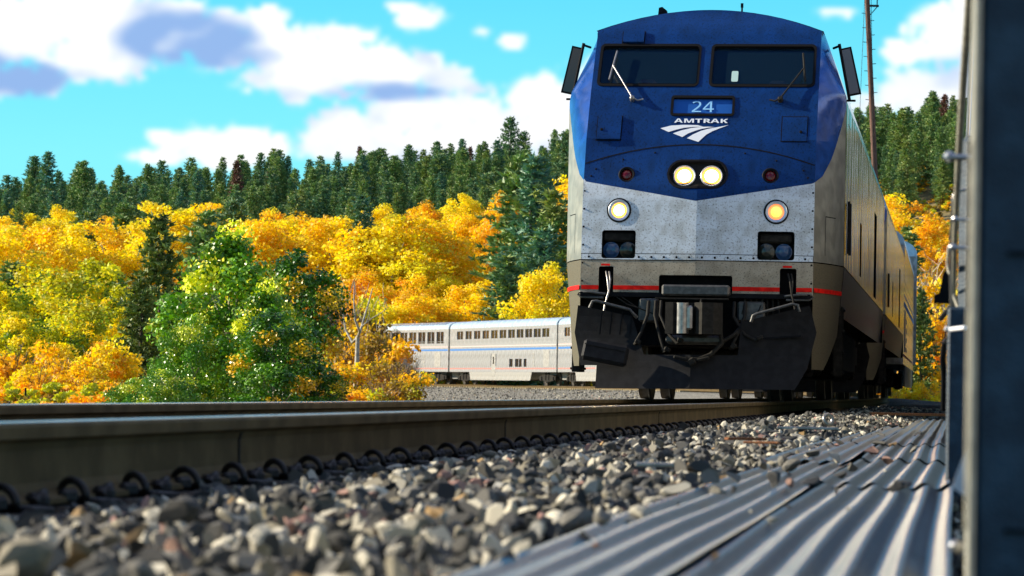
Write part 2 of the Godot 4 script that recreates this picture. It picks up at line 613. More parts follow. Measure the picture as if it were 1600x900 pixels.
	mat("galvanised_flat", lin(.16, .24, .36), 0.4, 0.6, brushed, Vector3(4, 4, .6))
	mat("rust_wood", lin(.30, .13, .045), 0.85, 0.0, rusty, Vector3(6, 6, 6))
	mat("navy_steel", lin(.024, .052, .078), 0.55, 0.1, noise_tex(0.012, lin(.35, .4, .45), W, 33, .25, .8, 5), Vector3(2.2, 2.2, 2.2), fine, 0.1)
	mat("beige_paint", lin(.38, .36, .28), 0.6, 0.0, mottled, Vector3(3, 3, 3))
	mat("white_paint", lin(.86, .85, .84), 0.5)
	mat("pole_wood", lin(.17, .085, .06), 0.85, 0.0, streak, Vector3(2, .3, 2))
	mat("bark_dark", lin(.07, .05, .035), 0.9)
	mat("bark_pale", lin(.45, .42, .34), 0.85, 0.0, mottled, Vector3(1, 1, 1))
	mat("bark_grey", lin(.34, .28, .20), 0.85)
	leaf_mat("needles", Color(.45, .5, .25), 0.6)
	leaf_mat("gold_leaves", Color(1.0, .95, .5), 0.55)
	leaf_mat("green_leaves", Color(.5, .6, .15), 0.34)
	leaf_mat("twigs", Color(0, 0, 0), 0.8)

# ------------------------------------------------------------------ the land
func land() -> void:
	hill_noise.seed = 3
	hill_noise.frequency = 0.02
	hill_noise.fractal_octaves = 3
	var b := MB.new()
	var xs := PackedFloat32Array()
	for v in [-6000.0, -1500.0, -600.0, -350.0]: xs.append(v)
	xs.append_array(steps(-220, 220, 88))
	for v in [350.0, 600.0, 1500.0, 6000.0]: xs.append(v)
	var zs := PackedFloat32Array()
	for v in [-6000.0, -800.0, -100.0, -20.0]: zs.append(v)
	zs.append_array(steps(0, 620, 124))
	for v in [800.0, 1500.0, 5900.0]: zs.append(v)
	grid(b, func(x, z): return Vector3(x, ground(x, z), -z), xs, zs, Vector3.UP)
	struct("hillside_ground", b, M.dry_grass)

	# the ballast bank that carries the track
	var offs := [-5.2, -4.2, -2.5, -1.9, -1.3, -0.9, 0.0, 0.62, 0.9, 1.2, 1.6, 2.0, 2.45, 2.9, 3.6, 5.2, 7.4]
	var hts := [-1.75, -1.3, -.36, -.25, -.24, -.24, -.24, -.245, -.245, -.215, -.195, -.20, -.205, -.235, -.28, -.55, -1.6]
	var kb := MB.new()
	var us := PackedFloat32Array()
	for i in 60: us.append(-11.0 + i * 0.75)
	for i in 46: us.append(34.0 + i * 2.5)
	var vs := PackedFloat32Array()
	for i in offs.size(): vs.append(i)
	grid(kb, func(s, k): return trk(s, offs[int(k)], hts[int(k)]), us, vs, Vector3.UP)
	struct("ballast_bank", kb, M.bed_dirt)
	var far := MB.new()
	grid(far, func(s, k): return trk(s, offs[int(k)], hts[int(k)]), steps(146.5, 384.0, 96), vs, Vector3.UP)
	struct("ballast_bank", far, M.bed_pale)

# ------------------------------------------------------------------ track
func rail_outline() -> PackedVector2Array:
	return PackedVector2Array([Vector2(-.0762, -.1857), Vector2(.0762, -.1857), Vector2(.0762, -.174), Vector2(.022, -.158), Vector2(.0098, -.14), Vector2(.0092, -.066), Vector2(.016, -.048), Vector2(.036, -.038), Vector2(.0372, -.012), Vector2(.032, -.0035),
		Vector2(-.032, -.0035), Vector2(-.0372, -.012), Vector2(-.036, -.038), Vector2(-.016, -.048), Vector2(-.0092, -.066), Vector2(-.0098, -.14), Vector2(-.022, -.158), Vector2(-.0762, -.174)])

func track() -> void:
	var ss := []
	for i in 90: ss.append(-10.0 + i * 0.5)
	for i in 135: ss.append(35.0 + i * 2.0)
	for side in [1.0, -1.0]:
		var t := thing("steel_rail", "near rusty steel rail with spring clips along its foot" if side > 0 else "far polished rail behind the near rail, under the left wheels", "rail", Transform3D.IDENTITY, "rails of the track")
		var b := MB.new()
		var h := MB.new()
		var fr := []
		for s in ss: fr.append(frame(s, side * 0.755, 0))
		b.sweep(rail_outline(), fr)
		obj("rail_web", b, M.rail_web, t)
		h.sweep(PackedVector2Array([Vector2(-.031, -.006), Vector2(.031, -.006), Vector2(.029, -.0012), Vector2(.02, .0), Vector2(-.02, .0), Vector2(-.029, -.0012)]), fr)
		obj("running_surface", h, M.rail_top, t)
		if side > 0:
			for s in [9.6, 15.2, 23.0]:
				var w := MB.new()
				w.sweep(PackedVector2Array([Vector2(-.03, -.155), Vector2(.024, -.157), Vector2(.0135, -.138), Vector2(.0128, -.068), Vector2(.019, -.05), Vector2(-.03, -.05)]), [frame(s - .012, side * .755, 0), frame(s + .012, side * .755, 0)])
				obj("rail_weld", w, M.grimy_iron, t)
			# spring clips: a rod bent into a loop that grips the foot of the rail
			var cm := MB.new()
			var pts := []
			for i in 15:
				var a := PI * i / 14.0
				pts.append(Vector3(0.062 - 0.006 * sin(a), -.176 + .040 * sin(a), -cos(a) * .047))
			pts.push_front(Vector3(.10, -.188, .060))
			pts.append(Vector3(.10, -.19, -.056))
			cm.tube(pts, .0095, 8)
			cm.box(Vector3(.105, -.188, 0), Vector3(.07, .022, .17), Basis.IDENTITY, .005)
			cm.box(Vector3(.02, -.172, .03), Vector3(.05, .034, .03), Basis.IDENTITY, .008)
			var mesh := cm.mesh()
			var am := MB.new()
			am.box(Vector3(.085, -.172, 0), Vector3(.05, .034, .07), Basis(Vector3.UP, .4), .01)
			am.tube([Vector3(.07, -.17, -.03), Vector3(.10, -.155, .0), Vector3(.09, -.175, .04)], .011, 6)
			var anchor_mesh := am.mesh()
			var k := 0
			var s := 5.35
			while s < 52.0:
				var o := put("rail_clip", mesh, M.clip_iron, t)
				var fr1 := frame(s, .755, 0)
				fr1 = fr1 * Transform3D(Basis(Vector3.UP, .95 + sin(k * 2.3) * .1), Vector3(.035, 0, 0))
				o.transform = fr1
				var anchor := put("rail_anchor", anchor_mesh, M.clip_iron, t)
				anchor.transform = frame(s + .26, .755, 0)
				s += .553
				k += 1
	# sleepers
	var tb := MB.new()
	tb.box(Vector3(0, -.275, 0), Vector3(2.6, .17, .22), Basis.IDENTITY, .012)
	var tm := tb.mesh()
	var s := 3.14
	while s < 47.0:
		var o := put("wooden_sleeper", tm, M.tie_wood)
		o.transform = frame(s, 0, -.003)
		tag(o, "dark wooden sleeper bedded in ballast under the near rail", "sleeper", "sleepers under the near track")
		s += .553
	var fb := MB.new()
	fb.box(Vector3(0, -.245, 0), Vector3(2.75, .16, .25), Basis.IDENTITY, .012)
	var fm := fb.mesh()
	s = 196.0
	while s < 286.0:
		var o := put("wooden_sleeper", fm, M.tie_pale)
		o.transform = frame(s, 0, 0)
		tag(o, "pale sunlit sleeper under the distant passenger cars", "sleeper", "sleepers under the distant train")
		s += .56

# ------------------------------------------------------------------ stones
func stone_mesh(seed_: int) -> ArrayMesh:
	var rg := RandomNumberGenerator.new()
	rg.seed = seed_
	var t := (1.0 + sqrt(5.0)) / 2.0
	var vs: Array[Vector3] = []
	for q in [[-1, t, 0], [1, t, 0], [-1, -t, 0], [1, -t, 0], [0, -1, t], [0, 1, t], [0, -1, -t], [0, 1, -t], [t, 0, -1], [t, 0, 1], [-t, 0, -1], [-t, 0, 1]]:
		vs.append(Vector3(q[0], q[1], q[2]).normalized())
	var fs := [[0, 11, 5], [0, 5, 1], [0, 1, 7], [0, 7, 10], [0, 10, 11], [1, 5, 9], [5, 11, 4], [11, 10, 2], [10, 7, 6], [7, 1, 8], [3, 9, 4], [3, 4, 2], [3, 2, 6], [3, 6, 8], [3, 8, 9], [4, 9, 5], [2, 4, 11], [6, 2, 10], [8, 6, 7], [9, 8, 1]]
	var planes := []
	for k in 7:
		planes.append([Vector3(rg.randfn(), rg.randfn(), rg.randfn()).normalized(), rg.randf_range(.16, .52)])
	var sc := Vector3(rg.randf_range(.75, 1.3), rg.randf_range(.5, .85), rg.randf_range(.7, 1.0))
	var b := MB.new()
	var cut := func(p: Vector3) -> Vector3:
		for pl in planes:
			var d: float = p.dot(pl[0])
			if d > pl[1]:
				p -= pl[0] * (d - pl[1])
		return p * sc
	for f in fs:
		var A: Vector3 = vs[f[0]]; var B: Vector3 = vs[f[1]]; var C: Vector3 = vs[f[2]]
		var ab := (A + B).normalized(); var bc := (B + C).normalized(); var ca := (C + A).normalized()
		for tr in [[A, ab, ca], [B, bc, ab], [C, ca, bc], [ab, bc, ca]]:
			b.ftri(cut.call(tr[0]), cut.call(tr[1]), cut.call(tr[2]), tr[0] + tr[1] + tr[2])
	return b.mesh()

func bed_height(s: float, o: float) -> float:
	var y := -.214
	if o > .9:
		y = -.214 + .036 * smoothstep(.98, 1.4, o)
	if o > 1.9:
		y -= .015 * smoothstep(1.9, 2.3, o)
	y += .035 * smoothstep(13.0, 22.0, s) * smoothstep(1.0, 1.5, o) * (1.0 - smoothstep(2.0, 2.5, o))
	if o > 2.75:
		y -= .05 * smoothstep(2.75, 3.0, o)
	return y

func ballast() -> void:
	var rg := RandomNumberGenerator.new()
	rg.seed = 4242
	var meshes := []
	for k in 10:
		meshes.append(stone_mesh(100 + k))
	var bufs := []
	for k in 10: bufs.append(PackedFloat32Array())
	var hues := [Color(.15, .143, .12), Color(.50, .465, .36), Color(.05, .05, .046), Color(.028, .028, .026), Color(.60, .56, .44), Color(.09, .088, .08), Color(.24, .215, .15), Color(.05, .048, .04)]
	var rare := [Color(.46, .26, .2), Color(.42, .27, .11), Color(.35, .20, .14)]
	var zones := [[4.0, 15.0, .84, 2.28, .034, .8], [15.0, 30.0, .84, 2.33, .04, .9], [4.0, 15.0, .9, 2.25, .047, 1.2], [15.0, 30.0, .9, 2.31, .054, 1.3], [30.0, 62.0, .9, 3.6, .07, 1.25], [3.0, 9.0, 2.84, 3.3, .05, 1.0], [9.0, 34.0, 2.86, 3.8, .07, 1.1], [3.0, 40.0, -1.4, .66, .09, 1.2], [4.0, 60.0, -3.4, -1.4, .13, 1.4], [200.0, 282.0, -4.2, -1.4, .22, 3.0]]
	for zi in zones.size():
		var q = zones[zi]
		var s: float = q[0]
		while s < q[1]:
			var o: float = q[2]
			while o < q[3]:
				var ss: float = s + rg.randf_range(-.5, .5) * q[4]
				var oo: float = o + rg.randf_range(-.5, .5) * q[4]
				var y := bed_height(ss, oo) + rg.randf_range(-.022, .018)
				var top: bool = zi == 2 or zi == 3
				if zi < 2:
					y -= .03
				elif top:
					y += rg.randf_range(-.015, .012)
				if oo < .66:
					y = -.225 + rg.randf_range(-.02, .02)
				if oo < -1.4:
					y = lerpf(-.24, -.36, (-1.4 - oo) / 1.1) if oo > -2.5 else lerpf(-.36, -1.3, (-2.5 - oo) / 1.7)
				var r: float = rg.randf_range(.016, .036) * q[5]
				if rg.randf() < .12:
					r *= 1.35
				var p := trk(ss, oo, y)
				var bs := Basis.from_euler(Vector3(rg.randf() * TAU, rg.randf() * TAU, rg.randf() * TAU)).scaled(Vector3.ONE * r)
				var c: Color = hues[rg.randi() % hues.size()] if rg.randf() > .035 else rare[rg.randi() % 3]
				c = c * rg.randf_range(.8, 1.15)
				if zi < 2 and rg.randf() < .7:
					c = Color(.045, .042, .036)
				var bf: PackedFloat32Array = bufs[rg.randi() % 10]
				bf.append_array(PackedFloat32Array([bs.x.x, bs.y.x, bs.z.x, p.x, bs.x.y, bs.y.y, bs.z.y, p.y, bs.x.z, bs.y.z, bs.z.z, p.z, c.r, c.g, c.b, 1.0]))
				o += q[4]
			s += q[4]
	var root := thing("ballast_gravel", "crushed grey stone ballast heaped between the near rail and metal sheets", "gravel")
	root.set_meta("kind", "stuff")
	for k in 10:
		var mm := MultiMesh.new()
		mm.transform_format = MultiMesh.TRANSFORM_3D
		mm.use_colors = true
		mm.mesh = meshes[k]
		mm.instance_count = bufs[k].size() / 16
		mm.buffer = bufs[k]
		var o := MultiMeshInstance3D.new()
		o.name = "stones" if k == 0 else "stones_%03d" % k
		o.multimesh = mm
		o.material_override = M.stone
		o.set_meta("kind", "stuff")
		root.add_child(o)
	# the stones that show largest, one by one
	var kinds := ["stone_grey", "stone_grey", "stone_pale", "stone_pale", "stone_dark", "stone_blue", "stone_grey", "stone_pink", "stone_tan", "stone_dark"]
	for i in 250:
		var f := float(i) / 250.0
		var s := 4.25 + pow(rg.randf(), 1.7) * 9.5
		var o := rg.randf_range(1.05, 2.2)
		var kd: String = kinds[rg.randi() % kinds.size()]
		if kd in ["stone_pink", "stone_tan"] and rg.randf() < .5:
			kd = "stone_pale"
		var m := put("ballast_stone", meshes[rg.randi() % 10], M[kd])
		var r := rg.randf_range(.027, .045)
		m.transform = Transform3D(Basis.from_euler(Vector3(rg.randf_range(-.5, .5), rg.randf() * TAU, rg.randf_range(-.5, .5))).scaled(Vector3.ONE * r), trk(s, o, bed_height(s, o) + .008))
		var nm = {"stone_grey": "mid grey", "stone_pale": "pale grey", "stone_dark": "nearly black", "stone_pink": "pinkish", "stone_tan": "tan", "stone_blue": "bluish grey"}[kd]
		var far := "in the nearest row" if s < 5.2 else "in the second row" if s < 7.0 else "farther along" if s < 9.5 else "far along"
		var across := "near the rail clips" if o < 1.45 else "in the middle of the bed" if o < 1.85 else "near the metal sheets"
		var big := "large " if r > .039 else "small " if r < .033 else ""
		tag(m, "%s%s crushed stone %s, %s" % [big, nm, across, far], "stone", "%s stones on the ballast" % nm)

# ------------------------------------------------------------------ corrugated metal laid along the track
func sheets() -> void:
	# s from, s to, offset from, offset to, height, kink, what
	var list := [
		[2.6, 9.2, 2.495, 2.842, -.1535, 0.0, "nearest long corrugated metal sheet beside the dark steel panel"],
		[9.14, 12.4, 2.493, 2.84, -.1495, .012, "short second corrugated sheet overlapping the nearest one, beside the panel row"],
		[12.3, 16.2, 2.497, 2.844, -.1455, -.012, "third corrugated sheet with several stones lying on it"],
		[16.1, 33.0, 2.492, 2.839, -.1415, .0, "farthest corrugated sheet, running on towards the locomotive"],
		[2.6, 12.2, 2.20, 2.47, -.158, 0.0, "long corrugated sheet between the gravel and the nearest sheet"],
		[12.1, 26.0, 2.16, 2.465, -.154, .01, "far left corrugated sheet half buried by gravel"]]
	for q in list:
		var b := MB.new()
		var w: float = q[3] - q[2]
		var ribs := int(round(w / .068))
		var vs := steps(0, 1, ribs * 14)
		var us := steps(q[0], q[1], 24)
		var s0: float = q[0]
		var s1: float = q[1]
		var fn := func(s, v):
			var t: float = (s - s0) / (s1 - s0)
			var o: float = lerpf(q[2], q[3], v) + q[5] * (t - .5) * 1.2 + .0015 * sin(s * 1.7)
			var y: float = q[4] + .0085 * cos(v * ribs * TAU) + .0012 * sin(s * 2.1 + v * 3.0) - .003 * smoothstep(.88, 1.0, t) + .0015 * sin(v * 5.0 + s)
			return trk(s, o, y)
		grid(b, fn, us, vs, Vector3.UP)
		var low := func(s, v): return fn.call(s, v) - Vector3(0, .0016, 0)
		grid(b, low, us, vs, Vector3.DOWN)
		# the two cut ends
		for s in [s0, s1]:
			for i in vs.size() - 1:
				b.quad(fn.call(s, vs[i]), fn.call(s, vs[i + 1]), low.call(s, vs[i + 1]), low.call(s, vs[i]), Vector3(0, 0, 1 if s == s0 else -1))
		var o := obj("corrugated_sheet", b, M.galvanised)
		tag(o, q[6], "metal sheet", "corrugated sheets along the track")
	var fl := MB.new()
	for i in 16:
		var s := 2.6 + i * .42
		fl.quad(trk(s, 2.462, -.1635), trk(s, 2.498, -.1635), trk(s + .42, 2.498, -.1635), trk(s + .42, 2.462, -.1635), Vector3.UP)
		fl.quad(trk(s, 2.462, -.166), trk(s, 2.498, -.166), trk(s + .42, 2.498, -.166), trk(s + .42, 2.462, -.166), Vector3.DOWN)
	tag(obj("metal_strip", fl, M.galvanised_flat), "flat bluish metal strip in the seam between two corrugated sheets", "metal strip")

# ------------------------------------------------------------------ the locomotive's skin: u runs round the nose (0 is the middle of the face), y up
func lp(x: float, xs: Array, ys: Array) -> float:
	if x <= xs[0]:
		return ys[0]
	for i in range(1, xs.size()):
		if x <= xs[i]:
			return lerpf(ys[i - 1], ys[i], (x - xs[i - 1]) / (xs[i] - xs[i - 1]))
	return ys[-1]

func rake(y: float) -> float:
	var a := 0.0
	for d in [-.07, -.023, .023, .07]:
		a += lp(y + d, [-1.0, 1.4, 2.3, 3.45, 4.0, 4.22, 4.55], [0.0, 0.0, -.1, -.85, -1.3, -1.48, -1.86]) * .25
	return a

func half_width(y: float) -> float:
	return lp(y, [.3, 1.55, 3.45, 4.22], [1.47, 1.575, 1.575, 1.30])

func skin(u: float, y: float) -> Vector3:
	var a := absf(u)
	var s := signf(u)
	var crease := .12 * clampf((2.9 - y) / .6, 0.0, 1.0)
	var zf := rake(y) - crease * minf(a, 1.28)
	if a <= 1.28:
		return Vector3(u, y, zf)
	var zc := minf(-1.3, rake(y) - .45)
	var hw := half_width(y)
	if a <= 2.5:
		var t := (a - 1.28) / 1.22
		return Vector3(s * (lerpf(1.28, hw, t) + .035 * sin(PI * t) * clampf((4.2 - y) * 1.5, 0.0, 1.0)), y, lerpf(zf, zc, t))
	return Vector3(s * hw, y, lerpf(zc, -20.8, (a - 2.5) / 18.3))

func skin_normal(u: float, y: float) -> Vector3:
	return ((skin(u + .002, y) - skin(u - .002, y)).cross(skin(u, y + .002) - skin(u, y - .002))).normalized()

func on_skin(u: float, y: float, off := 0.0) -> Transform3D:
	var n := skin_normal(u, y)
	var x := (skin(u + .01, y) - skin(u - .01, y)).normalized()
	return Transform3D(Basis(x, n.cross(x), n), skin(u, y) + n * off)

func panel(b: MB, poly: PackedVector2Array, holes: Array, off := 0.0, du := .09, dy := .09) -> void:
	var lo := poly[0]
	var hi := poly[0]
	for p in poly:
		lo = lo.min(p)
		hi = hi.max(p)
	var xs := Array(steps(lo.x, hi.x, maxi(1, int(ceil((hi.x - lo.x) / du)))))
	var ys := Array(steps(lo.y, hi.y, maxi(1, int(ceil((hi.y - lo.y) / dy)))))
	for k in [0.0, 1.28, -1.28, 2.5, -2.5]:
		if k > lo.x and k < hi.x:
			xs.append(k)
	for h in holes:
		var m := Vector2.ZERO
		for p in h:
			m += p / h.size()
		if m.x > lo.x and m.x < hi.x: xs.append(m.x)
		if m.y > lo.y and m.y < hi.y: ys.append(m.y)
	xs.sort()
	ys.sort()
	for i in xs.size() - 1:
		for j in ys.size() - 1:
			if xs[i + 1] - xs[i] < 1e-4 or ys[j + 1] - ys[j] < 1e-4:
				continue
			var mid := Vector2((xs[i] + xs[i + 1]) * .5, (ys[j] + ys[j + 1]) * .5)
			var pieces := Geometry2D.intersect_polygons(PackedVector2Array([Vector2(xs[i], ys[j]), Vector2(xs[i + 1], ys[j]), Vector2(xs[i + 1], ys[j + 1]), Vector2(xs[i], ys[j + 1])]), poly)
			for h in holes:
				var next: Array[PackedVector2Array] = []
				for pc in pieces:
					next.append_array(Geometry2D.clip_polygons(pc, h))
				pieces = next
			for pc in pieces:
				var idx := Geometry2D.triangulate_polygon(pc)
				for k in range(0, idx.size(), 3):
					var P: Array[Vector3] = []
					var N: Array[Vector3] = []
					for e in 3:
						var q: Vector2 = pc[idx[k + e]]
						var qq := q.lerp(mid, .08)
						var n := skin_normal(qq.x, qq.y)
						N.append(n)
						P.append(skin(q.x, q.y) + n * off)
					b.tri(P[0], P[1], P[2], N[0], N[1], N[2])

# the side of an opening (or of a raised plate) along an outline
func reveal(b: MB, poly: PackedVector2Array, o0: float, o1: float) -> void:
	var m := Vector2.ZERO
	for p in poly:
		m += p / poly.size()
	for i in poly.size():
		var p := poly[i]
		var q := poly[(i + 1) % poly.size()]
		var k := maxi(1, int(p.distance_to(q) / .12))
		for e in k:
			var a := p.lerp(q, float(e) / k)
			var c := p.lerp(q, float(e + 1) / k)
			var na := skin_normal(a.x, a.y)
			var nc := skin_normal(c.x, c.y)
			var mid := skin((a.x + c.x) * .5, (a.y + c.y) * .5)
			var hint := (mid - skin(m.x, m.y)) * (1.0 if o1 > o0 else -1.0)
			b.quad(skin(a.x, a.y) + na * o0, skin(c.x, c.y) + nc * o0, skin(c.x, c.y) + nc * o1, skin(a.x, a.y) + na * o1, hint)

func rect(x0: float, y0: float, x1: float, y1: float, r := 0.0) -> PackedVector2Array:
	if r <= 0.0:
		return PackedVector2Array([Vector2(x0, y0), Vector2(x1, y0), Vector2(x1, y1), Vector2(x0, y1)])
	var o := PackedVector2Array()
	for q in [[x1 - r, y0 + r, -90], [x1 - r, y1 - r, 0], [x0 + r, y1 - r, 90], [x0 + r, y0 + r, 180]]:
		for k in 6:
			var a := deg_to_rad(q[2] + k * 18.0)
			o.append(Vector2(q[0] + r * cos(a), q[1] + r * sin(a)))
	return o

func disc(x: float, y: float, r: float, k := 24) -> PackedVector2Array:
	var o := PackedVector2Array()
	for i in k:
		o.append(Vector2(x + r * cos(TAU * i / k), y + r * sin(TAU * i / k)))
	return o

func grown(poly: PackedVector2Array, d: float) -> PackedVector2Array:
	return Geometry2D.offset_polygon(poly, d, Geometry2D.JOIN_MITER)[0]

func mirrored(poly: PackedVector2Array) -> PackedVector2Array:
	var o := PackedVector2Array()
	for i in range(poly.size() - 1, -1, -1):
		o.append(Vector2(-poly[i].x, poly[i].y))
	return o

func skin_part(called: String, poly: PackedVector2Array, holes: Array, m: Material, root: Node3D, off := 0.0, du := .09, dy := .09) -> MeshInstance3D:
	var b := MB.new()
	panel(b, poly, holes, off, du, dy)
	return obj(called, b, m, root)

# an opening's surround: a raised rubber or metal ring and the walls of the recess
func surround(called: String, poly: PackedVector2Array, wide: float, deep: float, m: Material, root: Node3D) -> MeshInstance3D:
	var b := MB.new()
	panel(b, grown(poly, wide), [poly], .012, .3, .3)
	reveal(b, grown(poly, wide), 0.0, .012)
	reveal(b, poly, .012, -deep)
	return obj(called, b, m, root)

func pocket(called: String, poly: PackedVector2Array, deep: float, m: Material, root: Node3D) -> MeshInstance3D:
	var b := MB.new()
	panel(b, poly, [], -deep, .3, .3)
	reveal(b, poly, -.002, -deep)
	return obj(called, b, m, root)

func letters(called: String, text: String, bold: bool, width: float, height: float, u: float, y: float, m: Material, root: Node3D) -> void:
	var f := SystemFont.new()
	f.font_names = PackedStringArray(["Droid Sans"])
	f.font_weight = 700 if bold else 400
	var t := TextMesh.new()
	t.font = f
	t.text = text
	t.font_size = 64
	t.pixel_size = .01
	t.depth = .02
	t.curve_step = 1.0
	var box := t.get_aabb()
	var o := put(called, t, m, root)
	var fr := on_skin(u, y, .006)
	var sc := Vector3(width / box.size.x, height / box.size.y, .15)
	fr.basis = fr.basis * Basis.from_scale(sc)
	fr.origin -= fr.basis * Vector3(box.position.x + box.size.x * .5, box.position.y + box.size.y * .5, 0)
	o.transform = fr

func round_lamp(called: String, u: float, y: float, r: float, lens: float, rim_m: Material, lens_m: Material, root: Node3D, core: Material = null, set_back := 0.0) -> MeshInstance3D:
	var fr := on_skin(u, y, -set_back)
	var ax := (fr.basis.z + Vector3(0, 0, .8)).normalized()
	var b := MB.new()
	b.lathe(fr.origin, ax, [Vector2(r, -.05), Vector2(r, .014), Vector2(r - .008, .022), Vector2(lens + .006, .018), Vector2(lens, .004), Vector2(lens, -.05)], 32)
	var o := obj(called, b, rim_m, root)
	var l := MB.new()
	if core:
		l.lathe(fr.origin, ax, [Vector2(lens, .000), Vector2(lens * .72, .012)], 28)
		var c := MB.new()
		c.lathe(fr.origin, ax, [Vector2(lens * .72, .012), Vector2(lens * .4, .02), Vector2(0, .024)], 28)
		obj("bulb_glow", c, core, o)
	else:
		l.lathe(fr.origin, ax, [Vector2(lens, .000), Vector2(lens * .7, .016), Vector2(lens * .35, .022), Vector2(0, .024)], 24)
	obj("lens", l, lens_m, o)
	return o

func make_truck(root: Node3D, z: float, base: float, side: float) -> void:
	var b := MB.new()
	for s in [-1.0, 1.0]:
		b.prism(PackedVector2Array([Vector2(-base * .5 - .45, .42), Vector2(-base * .5 + .3, .36), Vector2(-.6, .30), Vector2(.6, .30), Vector2(base * .5 - .3, .36), Vector2(base * .5 + .45, .42), Vector2(base * .5 + .45, .66), Vector2(.7, .80), Vector2(-.7, .80), Vector2(-base * .5 - .45, .66)]), -.07, .07, Transform3D(Basis(Vector3(0, 0, 1), Vector3.UP, Vector3(-1, 0, 0)), Vector3(s * side, 0, z)))
		for k in [-1.0, 1.0]:
			b.box(Vector3(s * (side + .06), .5, z + k * base * .5), Vector3(.18, .34, .36), Basis.IDENTITY, .03)
			b.tube([Vector3(s * (side + .05), .42, z + k * .34), Vector3(s * (side + .05), .86, z + k * .34)], .10, 10)
	b.box(Vector3(0, .62, z), Vector3(side * 2.0, .2, .6))
	var t := obj("truck", b, M.grimy_iron, root)
	for k in [-1.0, 1.0]:
		for s in [-1.0, 1.0]:
			var w := MB.new()
			var zz: float = z + k * base * .5
			w.lathe(Vector3(s * .68, .515, zz), Vector3(s, 0, 0), [Vector2(0, .01), Vector2(.44, .01), Vector2(.53, -.0), Vector2(.54, .015), Vector2(.518, .035), Vector2(.51, .14), Vector2(.46, .145), Vector2(.42, .09), Vector2(.14, .09), Vector2(.13, .15), Vector2(0, .15)], 36)
			if s < 0:
				w.tube([Vector3(-.7, .515, zz), Vector3(.7, .515, zz)], .085, 12)
			obj("wheel", w, M.wheel_iron, t)

